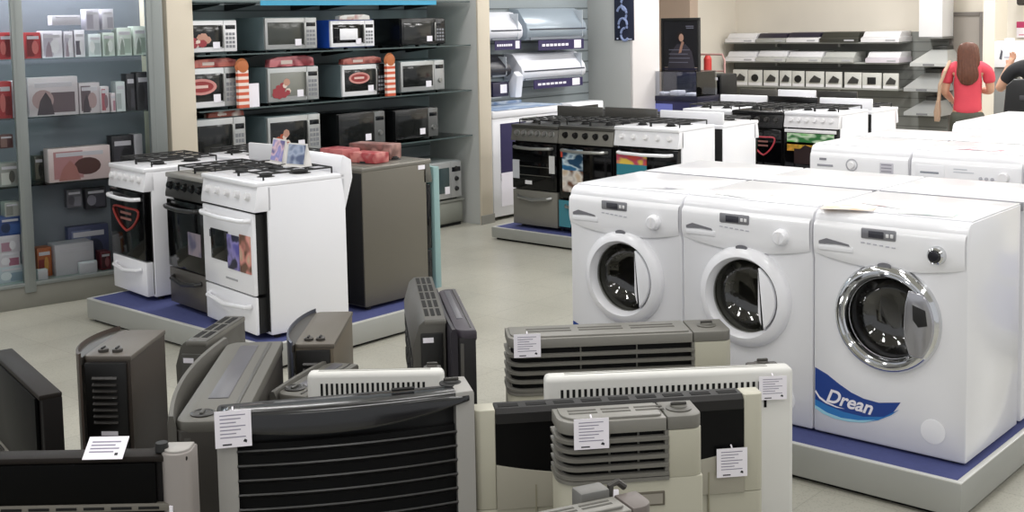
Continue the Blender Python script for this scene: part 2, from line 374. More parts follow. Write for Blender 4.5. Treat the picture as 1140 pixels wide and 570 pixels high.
        b.build('symbol_print', mat('8e8c96', .6), f_)
        b = MB(); b.lathe([(R, 0), (R-.004, .018), (R-.03, .024), (.14, .02), (.13, .0)], (cx, .008, cz), seg=40); dr = b.build('door', WHITE2, t)
        b = MB(); b.lathe([(.13, .006), (.12, -.0), (0, .012)], (cx, .008, cz), seg=40); b.build('door_glass', BLACKG, dr)
    elif style == 'program':
        B('drawer_grip', mat('8a8f98', .5), t, .055, .16, -.0165, -.008, h-.118, h-.104, bev=.004)
        B('detergent_drawer', WHITE, t, .03, .19, -.0155, -.004, h-.150, h-.07, bev=.004)
        b = MB(); b.lathe([(0, .024), (.024, .024), (.03, .002)], (w*.84, -.011, h-.112), seg=28); b.build('program_knob', WHITE2, t)
        for k in range(3): 
            b = MB(); b.lathe([(0, .008), (.009, .007), (.010, 0)], (w*.64+k*.03, -.011, h-.125), seg=16); b.build('button', mat('b4b4bc', .4), t)
        b = MB(); b.box(w*.40, w*.58, -.0155, -.01, h-.10, h-.096); b.box(w*.40, w*.52, -.0155, -.01, h-.085, h-.080); b.build('panel_print', mat('c2c5cc', .6), t)
        b = MB(); b.lathe([(R, 0), (R-.004, .018), (R-.03, .024), (.14, .02), (.13, .0)], (cx, .008, cz), seg=40); dr = b.build('door', WHITE2, t)
        b = MB(); b.lathe([(.13, .006), (.12, -.0), (0, .012)], (cx, .008, cz), seg=40); b.build('door_glass', BLACKG, dr)
    if sticker:
        # blue wave sticker with the maker's lettering, low on the left of the front (y is measured at the body front .006)
        zc = .0
        up = [(0, .262), (.05, .243), (.10, .214), (.15, .190), (.20, .176), (.26, .172), (.315, .178)]
        dn = [(.345, .188), (.31, .135), (.26, .105), (.20, .083), (.14, .074), (.08, .074), (.03, .085), (0, .10)]
        up[-1] = (.345, .190)
        def strip(a, c, y0, y1, m):
            b = MB(); b.prism([(p[0]+.006, p[1]) for p in a+c], 'y', y0, y1); return b.build('wave_print', m, st)
        b = MB(); b.prism([(p[0]+.006, p[1]) for p in up+dn[1:]], 'y', .0045, .0065); st = b.build('sticker', mat('1c3f8c', .25, coat=.3), t)
        strip([(0, .135), (.06, .118), (.12, .108), (.2, .106), (.28, .122), (.34, .162)], [(.31, .135), (.26, .105), (.20, .083), (.14, .074), (.08, .074), (.03, .085), (0, .10)], .0040, .0046, mat('2f78bd', .25))
        strip([(0, .112), (.05, .092), (.11, .083), (.18, .088), (.25, .104)], [(.20, .083), (.14, .074), (.08, .074), (.03, .085), (0, .10)], .0036, .0041, mat('9cd0e4', .25))
        strip([(.004, .172), (.02, .150), (.05, .134), (.09, .124), (.125, .121)], [(.09, .1195), (.045, .128), (.018, .142), (0, .165)], .0034, .0041, PAPER)
        cu = bpy.data.curves.new('lettering', 'FONT'); cu.body = 'Drean'; cu.size = .074; cu.shear = .30; cu.extrude = .0006; cu.offset = .0016
        to = bpy.data.objects.new('lettering', cu); COL.objects.link(to)
        dg = bpy.context.evaluated_depsgraph_get(); me = bpy.data.meshes.new_from_object(to.evaluated_get(dg)); bpy.data.objects.remove(to)
        to = bpy.data.objects.new('lettering', me); COL.objects.link(to); me.materials.clear(); me.materials.append(PAPER); to.parent = st
        to.rotation_euler = (PI/2, math.radians(5), 0); to.location = (.050, .0034, .137)
    return t

GW = 'washing machines in the front row of the nearest plinth'
for i in range(3):
    fr = Frame((WX-1.8+.6*i+.003, WY, PH), 0)
    washer(['white front loader with white door at the left end, beside the open floor', 'white front loader with white door, middle one behind the beige slotted heater', 'white front loader with chrome door ring and blue wave sticker'][i], fr, 'white' if i < 2 else 'chrome', GW, sticker=(i != 1))
for i in range(3):
    fr = Frame((WX-1.2+.6*i-.003, WY+.553*2+.035, PH), PI)
    washer(['white washer turned away, backed against the left white-door washer', 'white washer turned away, backed against the middle white-door washer', 'white washer turned away, backed against the chrome-door washer'][i], fr, 'plain', 'washing machines turned away on the nearest plinth')
lb3 = ['white washer of the second block with centre dial and grey symbol panel', 'white washer of the second block with grey drawer grip and right dial', 'white washer of the second block, cut off by the right picture edge', 'white washer of the second block wholly past the right picture edge']
for i in range(3):
    fr = Frame((-3.225+.6*i, 6.28, PH), 0)
    washer(lb3[i], fr, ['dryer', 'program', 'program'][i], 'washing machines in the second block')
for i in range(3):
    fr = Frame((-3.225+.6*i+.6-.006, 6.28+.553*2+.03, PH), PI)
    washer(['white washer turned away, behind the one with the centre dial', 'white washer turned away, behind the one with the grey drawer grip', 'white washer turned away at the right edge behind the second block'][i], fr, 'plain', 'washing machines turned away in the second block')
for i in range(2):
    fr = Frame((-3.06+.6*i, 7.99, PH), 0)
    washer(['white washer of the farthest block, standing in front of the woman', 'white washer of the farthest block at the right picture edge'][i], fr, 'dryer', 'washing machines in the farthest block')
for i in range(2):
    fr = Frame((-3.06+.6*i+.6-.006, 7.99+.553*2+.03, PH), PI)
    washer(['white washer turned away in the farthest block, nearest the woman', 'white washer turned away in the farthest block, towards the dark jacket'][i], fr, 'plain', 'washing machines turned away in the farthest block')
# leaflets lying on the washers
def leaflet(label, px, z, col, w=.2, d=.14, ang=.2, seed=1):
    p = hit(px[0], px[1], 'z', z); fr = Frame((p.x, p.y, z), ang)
    b = MB(); b.grid(lambda u, v: ((u-.5)*w, (v-.5)*d, .001+.004*math.sin(u*PI)*.6), 8, 2); o = b.build('leaflet', printmat(seed, col, 9, 9), recalc=False)
    m = o.modifiers.new('s', 'SOLIDIFY'); m.thickness = .0012
    place(o, fr); return tag(o, label, 'leaflet', 'leaflets on the washers')
ZT = PH+.883+.0065
leaflet('pale orange leaflet lying on the chrome-door washer', (945, 231), ZT, ('f6e6d6', 'f0cfae', 'f4f0ee'), ang=.3)
leaflet('pale green leaflet lying on the chrome-door washer', (1036, 237), ZT, ('d9ebe6', 'b9dcd4', 'f1f3f3'), seed=2, ang=.1)
leaflet('pale pink leaflet lying on the chrome-door washer', (995, 228), ZT, ('f5e9e8', 'f0dcdc', 'f3f3f3'), seed=3, ang=-.3)
leaflet('grey and white leaflet lying on the left white-door washer', (742, 208), ZT, ('e6e6ea', 'c2c2c8', 'f3f3f3'), seed=4, ang=.35)
leaflet('pale leaflet lying on the middle white-door washer', (828, 217), ZT, ('efe4e0', 'd8d0d0', 'f3f3f3'), seed=5, ang=-.2)
leaflet('red leaflet lying on the washer with the grey drawer grip', (1090, 166.5), ZT, ('e7b8c0', 'd98f9c', 'f3e3e5'), w=.26, d=.12, ang=.0, seed=6)
# ------------------------------------------------------------------ cookers
def stove(label, fr, w=.55, d=.56, h=.82, body=WHITE, front=WHITE, panel=WHITE, doorm=BLACKG, drawerm=WHITE, knobm=WHITE2, hm=WHITE, top=WHITE, nk=5, group=None, window=None, back=None, lid=None,
          proud=.05, drz=.27, panelh=.14, kick=True, turned=False, sideedge=None, grates=True, knobr=.021, tophandle=True, drhandle=True, inset=0., guard=0.):
    """x 0..w, y 0 front .. d, z 0..h; window = (x0, x1, z0, z1) or None"""
    t = thing('cooker', label, 'cooker', fr, group)
    B('body', body, t, 0, w, proud, d, .022, h-.025, bev=.006)
    if not turned: B('front_frame', BLACKM, t, .01, w-.01, proud-.004, proud+.01, .04, h-.12)
    else:
        b = MB(); b.box(.006, w-.006, d-.002, d+.006, .03, h-.03, bev=.003); b.m = 1
        b.tube([(w*.75, d+.012, .1), (w*.75, d+.014, h*.5), (w*.55, d+.014, h*.62), (w*.55, d+.012, h*.85)], .009)
        bp = b.build('back_plate', [mat('060606', .8), mat('2a2a2a', .5)], t)
        b = MB(); b.cyl((w*.82, d+.004, h*.76), (w*.82, d+.03, h*.76), .018); b.box(w*.78, w*.86, d+.004, d+.02, h*.66, h*.70, bev=.003); b.build('gas_inlet', CHROME, bp)
        B('junction_box', STEEL, bp, w*.62, w*.80, d+.004, d+.035, h*.38, h*.50, bev=.004)
    for x in (.04, w-.04):
        for y in (proud+.05, d-.05):
            b = MB(); b.cyl((x, y, 0), (x, y, .03), .018, .02, seg=12); b.build('foot', BLACKM, t)
    # hob
    b = MB(); b.box(0, w, .004, d, h-.028, h, bev=.008, seg=3); b.m = 1; b.box(.03, w-.03, .07, d-.05, h-.0005, h+.0025, bev=.002)
    hob = b.build('hob', [top, top], t)
    pr = MB(); pr.prism([(0.0, h-panelh), (.0, h-panelh+.02), (.02, h-.022), (proud+.02, h-.022), (proud+.02, h-panelh)], 'x', 0, w, bev=.004)
    cpn = pr.build('control_panel', panel, t)
    if not turned or True:
        sl = .02/(panelh-.042)
        for k in range(nk):
            x = w*(.13+.74*k/(nk-1)); z = h-panelh*.52; y = sl*(z-(h-panelh+.02))
            b = MB(); b.lathe([(0, .026), (knobr*.8, .026), (knobr*.9, .02), (knobr, .004), (knobr*1.25, .003), (knobr*1.25, 0)], (x, y+.002, z), (0, -1, .25), seg=20)
            b.build('knob', knobm, cpn)
    # oven door, drawer
    zt = h-panelh-.012
    xr = w-.012-inset; dk = proud if not inset else .022
    od = B('oven_door', doorm, t, .012, xr, 0, dk, drz+.008, zt, bev=.006)
    if inset: B('inner_door', BLACKM, od, .018, xr-.004, dk-.002, proud-.002, drz+.014, zt-.006)
    if window:
        x0, x1, z0, z1 = window
        B('window', BLACKG, od, w*x0, w*x1, -.003, .002, drz+(zt-drz)*z0, drz+(zt-drz)*z1, bev=.003)
    if tophandle:
        b = MB(); zh = zt-.035; b.tube([(.05, .0, zh), (.06, -.032, zh), (.09, -.042, zh-.002), (w*.5, -.048, zh-.006), (w-.09, -.042, zh-.002), (w-.06, -.032, zh), (w-.05, 0, zh)], .0125, seg=10)
        b.build('handle', hm, od)
    dw = B('drawer', drawerm, t, .012, xr, .003, dk, .028, drz, bev=.005)
    if inset: B('drawer_box', BLACKM, dw, .018, xr-.004, dk-.002, proud-.002, .034, drz-.006)
    if guard:
        b = MB(); b.prism([(d-.03, h-.002), (d-.03, h+.02), (d-.012, h+guard), (d+.0, h+guard+.01), (d+.045, h+guard*.8), (d+.05, h-.03), (d-.002, h-.20)], 'x', 0, w, bev=.006); b.build('splash_guard', body, t)
    if drhandle:
        b = MB(); zh = drz-.06; b.tube([(.07, .002, zh+.012), (.09, -.026, zh+.006), (w*.5, -.036, zh-.01), (w-.09, -.026, zh+.006), (w-.07, .002, zh+.012)], .0125, seg=10)
        b.build('handle', hm, dw)
    # burners and pan supports
    for x in (w*.28, w*.72):
        for y in (d*.30, d*.68):
            r = .042 if y > d*.5 else .034
            b = MB(); b.lathe([(0, .020), (r*.75, .020), (r*.8, .014), (r, .013), (r, .004), (r*1.5, 0)], (x, y, h+.002), (0, 0, 1), seg=24); b.build('burner', BLACKM, hob)
    if grates:
        for x0, x1 in ((.035, w*.5-.005), (w*.5+.005, w-.035)):
            b = MB(); z = h+.034; y0, y1 = .075, d-.06
            b.tube([(x0, y0, z), (x1, y0, z), (x1, y1, z), (x0, y1, z), (x0, y0, z)], .005, seg=6, cap=False)
            for y in (y0+(y1-y0)*.25, y0+(y1-y0)*.5, y0+(y1-y0)*.75): b.tube([(x0, y, z), (x1, y, z)], .005, seg=6)
            b.tube([((x0+x1)/2, y0, z), ((x0+x1)/2, y1, z)], .005, seg=6)
            for x in (x0, x1):
                for y in (y0, y1): b.tube([(x, y, z), (x, y, h)], .005, seg=6)
            b.build('pan_support', BLACKM, hob)
    if lid:   # raised lid, hinged at the rear edge
        hh, lm = lid
        B('lid', lm, t, .004, w-.004, d-.028, d-.006, h+.002, h+hh, bev=.006)
    if sideedge: B('door_film', sideedge, od, 0.0, w, -.06, -.012, .03, zt+.10, bev=.004)
    return t, od
def logo_on(od, w, x0, x1, z0, z1, seed=0, col='b03a34', y=-.0045):
    """red rounded triangle outline printed on dark glass"""
    p = [((x0+x1)/2+(x1-x0)/2*math.cos(a)*1.0, (z0+z1)/2+(z1-z0)/2*(math.sin(a)*.62-.42*abs(math.cos(a))**2*-1+(.0)-.45*(1-abs(math.cos(a)))*(1 if math.sin(a) < 0 else 0))) for a in [2*PI*i/28 for i in range(28)]]
    b = MB(); b.tube([(q[0], y, q[1]) for q in p+p[:1]], .007, seg=6, cap=False)
    b.m = 1; xm = (x0+x1)/2; zm = (z0+z1)/2
    for k in range(2): b.box(xm-(x1-x0)*.22, xm+(x1-x0)*.2, y-.001, y+.003, zm+.012-.035*k, zm+.026-.035*k)
    return b.build('printed_emblem', [mat(col, .4), mat('8c5f58', .5)], od)
SG1 = 'cookers beside the glass cabinet'
def fr1(s, dv=0.): 
    q = S0 + u1*s + v1*dv; return Frame((q.x, q.y, .140), A1)
t, od = stove('white cooker with black glass door and red emblem, beside the glass cabinet', fr1(0, .0), .493, .56, .80, group=SG1, drz=.235, hm=WHITE, proud=.05)
logo_on(od, .493, .07, .42, .41, .575, col='94322c')
t, od = stove('black cooker with steel drawer between two white cookers', fr1(.655, .057), .472, .55, .79, body=CHAR, panel=mat('2c2a28', .35), doorm=BLACKG, drawerm=mat('5b5753', .35, .4), knobm=BLACK, hm=mat('2a2a2a', .3), top=mat('8a8884', .3), group=SG1, drz=.235, guard=.0)
b = MB(); b.box(.27, .42, -.004, 0, .34, .47); b.build('printed_card', printmat(3, ('2a2a3a', '5b5870', '8a7f88'), 8, 8), od)
t, od = stove('white cooker with small oven window and printed card on its door', Frame((-5.589, 3.755, .140), -.15), .615, .545, .83, doorm=WHITE, inset=.02, guard=.085, group=SG1, drz=.225, proud=.075, panelh=.155, window=(.17, .50, .34, .72))
b = MB(); b.box(.30, .43, -.005, 0, .345, .53, bev=.001); b.m = 1; b.box(.44, .56, -.005, 0, .345, .545, bev=.001)
b.build('printed_card', [printmat(5, ('31306a', '5a55a0', '8f86c0', '20203a'), 9, 9), printmat(6, ('e6d8cc', 'c9a58c', 'd88f86', '70503f'), 9, 9)], od)
B('dial_emblem', mat('505058', .5), od, .09, .115, -.003, .001, .49, .53, bev=.004)
B('maker_mark', mat('a0a0a4', .5), od, .27, .40, -.003, .001, .285, .295)
# rear row, back to back with the first: fronts turned away
fb = Frame((-5.03, 4.44, .140), 0)
t, od = stove('dark grey cooker turned away, with a pale blue film along its door edge', Frame((-5.03, 4.995, .140), PI+.0), .56, .555, .82, body=mat('6a665c', .42, .25), panel=STEELD, drawerm=BLACK, knobm=BLACK, top=mat('7a776f', .3, .4), group='cookers turned away, beside the glass cabinet', turned=True, grates=False, sideedge=mat('87a5a4', .3))
B('price_sticker', PAPER, t, -.0015, .0, .06, .115, .765, .79)
t, od = stove('white cooker turned away with raised white lid, behind the black cooker', Frame((-5.62, 4.98, .140), PI+.03), .52, .50, .80, turned=True, group='cookers turned away, beside the glass cabinet', lid=(.105, WHITE))
t, od = stove('white cooker turned away near the microwave shelves', Frame((-6.22, 5.04, .140), PI+.03), .52, .50, .79, turned=True, group='cookers turned away, beside the glass cabinet')
f3 = Frame((-5.589, 3.755, .140), -.15)
# packs and leaflet holders on the cookers
def holder(label, fr, w, h, seed, cols, lean=.22, group='leaflet holders on the cookers'):
    t = thing('leaflet_holder', label, 'leaflet holder', fr, group)
    m = Matrix.Rotation(-lean, 4, 'X')
    b = MB(); b.box(0, w, 0, .004, 0, h, mtx=m); b.prism([(0, 0), (.004, 0), (math.sin(lean)*h*2, 0), (math.sin(lean)*h, math.cos(lean)*h), (math.sin(lean)*h-.004, math.cos(lean)*h)], 'x', 0, .003); b.prism([(0, 0), (.004, 0), (math.sin(lean)*h*2, 0), (math.sin(lean)*h, math.cos(lean)*h), (math.sin(lean)*h-.004, math.cos(lean)*h)], 'x', w-.003, w)
    b.box(0, w, -.03, .0, 0, .004); b.build('stand', mat('dfdcd8', .3), t)
    b = MB(); b.box(.01, w-.01, -.004, -.0005, .012, h-.008, mtx=m); b.build('leaflet', printmat(seed, cols, 10, 10), t)
    return t
zt3 = .140+.83+.04
q = f3.wor((.13, .36, .87)); holder('leaflet holder with lilac and pink pictures on the white cooker', Frame(q, A1-.1), .16, .135, 11, ('e9e4ec', 'b9a9d8', '8a8fc8', 'e8c6d0', '6f6a9a'))
q = f3.wor((.36, .33, .87)); holder('leaflet holder with a blue grey picture on the white cooker', Frame(q, A1+.18), .15, .125, 12, ('8d9bb8', '6f7f9e', 'a9b4c9', '5a6684'))
# red printed packs on the turned-away grey cooker
fg = Frame((-5.53, 4.50, .140+.825), .05)
for i, (x, y, w, d, h, c) in enumerate([(.03, .03, .2, .14, .075, ('d9c8c0', 'a03c42', '8c2f38', 'b86a68')), (.25, .06, .2, .12, .06, ('e6dcd6', 'a8484a', '9c3038', 'c8807a')), (.08, .22, .3, .12, .09, ('b8a8a0', '8a5a54', '6a4a44', 'a88078'))]):
    b = MB(); b.box(0, w, 0, d, 0, h, bev=.004); o = b.build('printed_pack', printmat(20+i, c, 9, 9)); place(o, Frame(fg.wor((x, y, 0)), .1*i))
    tag(o, ['red printed pack on the dark grey cooker, nearest the white one', 'red printed pack on the dark grey cooker, nearest the pillar', 'brownish printed pack at the rear of the dark grey cooker'][i], 'pack', 'printed packs on the dark grey cooker')

# second block: steel, grey and white cookers in front of the pillar
SG2 = 'cookers in the block by the pillar'
G2Z = .105
gx = [-6.34, -5.85, -5.31]
steelp = mat('85847e', .42, .2)
t, od = stove('steel cooker with round silver knobs and open dark oven window', Frame((gx[0], 7.20, G2Z), 0), .485, .55, .835, body=steelp, panel=mat('6a6964', .42, .2), doorm=BLACKG, drawerm=mat('7b7972', .42, .2), knobm=STEEL, hm=STEEL, top=mat('4a4946', .3, .4), nk=6, group=SG2, drz=.31, panelh=.13, window=(.08, .92, .05, .6))
b = MB(); b.box(.02, .09, -.005, 0, .40, .55); b.build('price_sticker', mat('b9bcc2', .6), od); B('price_sticker', mat('c9c9c9', .6), od, .40, .455, -.005, 0, .46, .60); B('price_sticker', mat('d8d8da', .6), od, .15, .22, -.005, 0, .36, .39)
b = MB(); b.box(.03, .45, -.004, 0, .50, .506); b.box(.06, .42, -.004, 0, .43, .436); b.build('oven_rack', STEELD, od)
t, od = stove('dark steel cooker with black knobs and blue poster on its door', Frame((gx[1], 7.20, G2Z), 0), .53, .55, .845, body=STEELD, panel=mat('7a7871', .42, .2), doorm=BLACKG, drawerm=BLACK, knobm=BLACK, hm=STEEL, top=mat('4a4946', .3, .4), group=SG2, drz=.27, panelh=.14)
b = MB(); b.box(.045, .245, -.006, 0, .50, .665); b.m = 1; b.box(.045, .245, -.006, 0, .33, .50); b.m = 2; b.box(.005, .12, -.005, .0, .05, .26); b.m = 3; b.box(.03, .05, -.0065, 0, .60, .665)
b.build('door_poster', [printmat(8, ('1f4f78', '2b6a94', 'c8dae4', '18405f'), 7, 14), printmat(9, ('8a6a52', 'c9b49c', 'd9d3cc', '6b4a3a'), 8, 8), mat('3e7f8e', .3), mat('c7452f', .5)], od)
t, od = stove('white cooker with black door and red-yellow card, in the block by the pillar', Frame((gx[2], 7.20, G2Z), 0), .575, .50, .865, doorm=BLACKG, group=SG2, drz=.25, panelh=.145, hm=WHITE)
b = MB(); b.box(.03, .30, -.006, 0, .585, .665); b.m = 1; b.box(.03, .30, -.006, 0, .50, .585); b.m = 2; b.box(.03, .30, -.006, 0, .32, .50)
b.build('door_poster', [printmat(13, ('d9b23c', 'cc4a3a', 'b84a6a', 'e0c050'), 7, 12), mat('2f7f8f', .4), printmat(14, ('d8c9ba', 'b99a86', 'e6dfd8', '8f6a5a'), 8, 8)], od)
SG2b = 'cookers turned away in the block by the pillar'
glid = mat('5b5a57', .15, .2)
stove('dark grey cooker turned away with raised dark glass lid by the pillar', Frame((-5.33, 8.34, G2Z), PI), .52, .54, .85, body=STEELD, top=STEELD, turned=True, group=SG2b, lid=(.10, glid))
stove('white cooker turned away whose white side shows past a black gap', Frame((-4.72, 8.33, G2Z), PI), .58, .54, .85, turned=True, group=SG2b, lid=(.095, WHITE))
stove('steel cooker turned away with raised grey lid near the pillar', Frame((-5.87, 8.34, G2Z), PI), .48, .54, .85, body=STEELD, top=STEELD, turned=True, group=SG2b, lid=(.095, glid))
# third block
SG3 = 'cookers in the block before the hood wall'
stove('white cooker mostly hidden behind the white side of another, left of the black one', Frame((-5.84, 8.95, .105), 0), .49, .56, .86, group=SG3)
t, od = stove('black cooker with red emblem on its dark door', Frame((-5.34, 8.95, .105), 0), .49, .56, .865, body=BLACK, panel=BLACK, doorm=BLACKG, drawerm=BLACK, knobm=mat('2e2c2a', .4), hm=BLACK, top=BLACK, group=SG3, tophandle=False)
logo_on(od, .49, .20, .42, .50, .68, col='b83a48')
t, od = stove('white cooker with green and orange card on its oven door', Frame((-4.84, 8.95, .105), 0), .49, .56, .87, doorm=BLACKG, panel=WHITE2, group=SG3, drz=.26, panelh=.13, nk=6, hm=WHITE, tophandle=False)
B('door_strip', WHITE2, od, .013, .477, -.012, -.001, .70, .728, bev=.004)
b = MB(); b.box(.035, .455, -.006, 0, .60, .695); b.m = 1; b.box(.035, .455, -.006, 0, .545, .62); b.m = 2; b.box(.10, .40, -.0065, 0, .44, .565)
b.prism([(.20, .60), (.15, .56), (.24, .50), (.33, .555)], 'y', -.0075, -.004)
b.build('door_poster', [printmat(15, ('3f8a3c', '55a94a', 'c9dcc0', '2f6f3a'), 7, 12), printmat(16, ('d9802c', 'c9a43c', '9a7a2c', 'e0a040'), 8, 12), mat('2a1c1c', .4)], od)
SG3b = 'cookers turned away in the block before the hood wall'
lid3 = [WHITE, BLACK, WHITE]
for i in range(3):
    stove(['white cooker turned away with white raised lid, behind the hidden white cooker', 'black-lidded cooker turned away behind the black cooker with red emblem', 'white cooker turned away with raised lid behind the green-carded cooker'][i], Frame((-5.34+.5*i, 10.10, .105), PI), .49, .54, .85, turned=True, group=SG3b, lid=(.10, lid3[i]), body=WHITE if i != 1 else BLACK, top=WHITE if i != 1 else BLACK)
# a farther row of hob tops with raised lids in front of the hood wall
SG4 = 'cookers with raised lids nearest the hood wall'
cols4 = [(mat('55534f', .2), STEELD), (WHITE, WHITE), (mat('3c3b39', .2), STEELD)]
x4 = hit(823, 100, 'y', 11.5).x; x5 = hit(955, 100, 'y', 11.5).x; st4 = (x5-x4)/3
for i in range(3):
    stove(['grey cooker with raised grey glass lid nearest the hood wall', 'white cooker with raised white lid nearest the hood wall', 'steel cooker with raised dark glass lid nearest the hood wall'][i], Frame((x4+st4*i, 11.5-.5, 0), 0), st4-.01, .54, .87, group=SG4, lid=(.11, cols4[i][0]), body=cols4[i][1], panel=cols4[i][1], top=cols4[i][1])
# ------------------------------------------------------------------ gas heaters on the floor in front
def hframe(p, q, h):
    """front-left and front-right top corners (photo pixels) of a heater h metres high"""
    a = hit(p[0], p[1], 'z', h); c = hit(q[0], q[1], 'z', h); v = c-a
    return Frame((a.x, a.y, 0), math.atan2(v.y, v.x)), Vector((v.x, v.y)).length
GH = 'gas heaters standing on the floor in front'
def hroot(label, fr): return thing('gas_heater', label, 'heater', fr, GH)
def feet(t, w, d, m=BLACKM, h=.05):
    for x in (.06, w-.10):
        b = MB(); b.prism([(.01, 0), (d-.01, 0), (d-.03, h+.005), (.03, h+.005)], 'x', x, x+.04, bev=.004); b.build('foot', m, t)
def knob(t, x, y, z, r=.024, m=None, seg=24):
    b = MB(); b.lathe([(r*1.5, 0), (r*1.5, .003), (r*1.25, .004), (r, .006), (r*.95, .009), (r*.8, .011), (0, .011)], (x, y, z), (0, 0, 1), seg); k = b.build('knob', m or mat('57554f', .4), t)
    b = MB(); b.box(x-r*.95, x+r*.95, y-.005, y+.005, z+.008, z+.019, bev=.004); b.build('knob_grip', mat('3c3a36', .4), k); return k
def heater_louver(label, fr, w, d=.19, h=.65, gz=.20, n=5, body=BEIGE, grey=mat('6e6c66', .45), colw=.19, sect=.8, badge=True, dial=True):
    t = hroot(label, fr); rl = min(.055, d*.6); xr = w*(1-colw); cap = .042
    zg = h-cap-gz
    b = MB(); b.prism(plan(w, d, rl, .012), 'z', .05, zg, bev=.002); b.build('casing', body, t)
    b = MB(); b.prism(plan(w-xr, d, .004, .03, x0=xr), 'z', zg, h-cap, bev=.002); b.build('control_column', body, t)
    b = MB(); b.prism(plan(xr-.02, d-.022, rl, .004, x0=.02, y0=.02), 'z', zg, h-cap-.002); b.build('inner_shell', DARKHOLE, t)
    path = [(0, d)] + arc(rl, rl, rl, PI, 1.5*PI, 8) + [(xr, 0)]
    b = MB(); step = gz/(n+.3)
    for k in range(n):
        z = zg+.008+step*k; b.sweep(path, [(-.013, z+.001), (.004, z), (.005, z+.010), (-.013, z+.012)])
    for k in (.33, .66): b.box(rl+(xr-rl)*k, rl+(xr-rl)*k+.005, .014, .03, zg, h-cap)
    b.box(xr-.010, xr, .002, .03, zg, h-cap)
    b.sweep(path, [(-.006, zg-.004), (.005, zg-.004), (.005, zg+.006), (-.006, zg+.006)])
    b.build('louvre_grille', grey, t)
    b = MB(); xk = w*(1-colw*1.02)
    b.prism(plan(xk-.003, d, rl, .004), 'z', h-cap, h-.006, bev=.003); b.prism(plan(xk-.025, d-.03, rl, .01, x0=.012, y0=.015), 'z', h-.008, h, bev=.002)
    b.m = 1
    for k in range(3):
        xa = w*(.09+.235*k); b.box(xa, xa+w*.20, d*.42, d*.50, h-.001, h+.0008); b.box(xa, xa+w*.20, d*.60, d*.68, h-.001, h+.0008)  # dark boxes laid slightly proud, painting the shade inside the top slots
    b.build('top_cover', [mat('7d7b75', .4), mat('4b4943', .6)], t)
    b = MB(); b.prism(plan(w-xk, d, .004, .035, x0=xk), 'z', h-cap, h-.004, bev=.004); cc = b.build('control_top', grey, t)
    if dial: knob(cc, xk+(w-xk)*.48, d*.5, h-.004, min(.024, d*.28))
    else:
        b = MB(); b.box(w*.62, w*.82, d, d+.05, h-.06, h+.012, bev=.006); vb = b.build('valve_box', mat('6e6d6a', .45), t)
        b = MB(); b.tube([(w*.84, d+.02, h-.05), (w*.85, d+.02, h+.01), (w*.90, d+.02, h+.015), (w*.95, d+.02, h+.0)], .008); b.build('gas_pipe', CHAR, vb)
    if badge:
        b = MB(); b.box(xr-.105, xr-.012, -.004, .002, zg-.075, zg-.035, bev=.003); bd = b.build('badge', mat('5b554a', .5), t)
        b = MB(); b.box(xr-.098, xr-.019, -.005, -.003, zg-.069, zg-.041); b.build('badge_print', mat('8f8a80', .5), bd)
        B('spacer_clip', PAPER, t, w*.36, w*.40, -.006, .002, zg-.05, zg-.022, bev=.002)
    feet(t, w, d); return t
def heater_slots(label, fr, w, d=.10, h=.65, n=36, zt=.035, sl=.055, body=mat('dad9d5', .4), second=True, valve=True, x0=.06, x1=.9):
    t = hroot(label, fr)
    b = MB(); b.box(0, w, 0, d, .06, h, bev=.018, seg=3); b.build('casing', body, t, ang=60)
    b = MB(); st = (x1-x0)*w/n
    for k in range(n):
        x = x0*w+st*k; b.box(x, x+st*.48, -.0012, .004, h-zt-sl, h-zt)
        if second: b.box(x, x+st*.48, -.0012, .004, h-zt-sl*2-.012, h-zt-sl-.012)
    b.build('vent_slots', DARKHOLE, t)
    b = MB(); b.box(w*.08, w*.9, d*.38, d*.44, h-.001, h+.001); b.box(w*.08, w*.9, d*.60, d*.66, h-.001, h+.001); b.build('top_slots', mat('8a8982', .6), t)
    if valve:
        b = MB(); b.box(w*.84, w*.97, d, d+.05, h-.10, h-.01, bev=.008); v = b.build('valve_box', CHAR, t); knob(v, w*.905, d+.025, h-.012, .02, CHAR)
    feet(t, w, d, mat('bdbcb4', .5), .065); return t
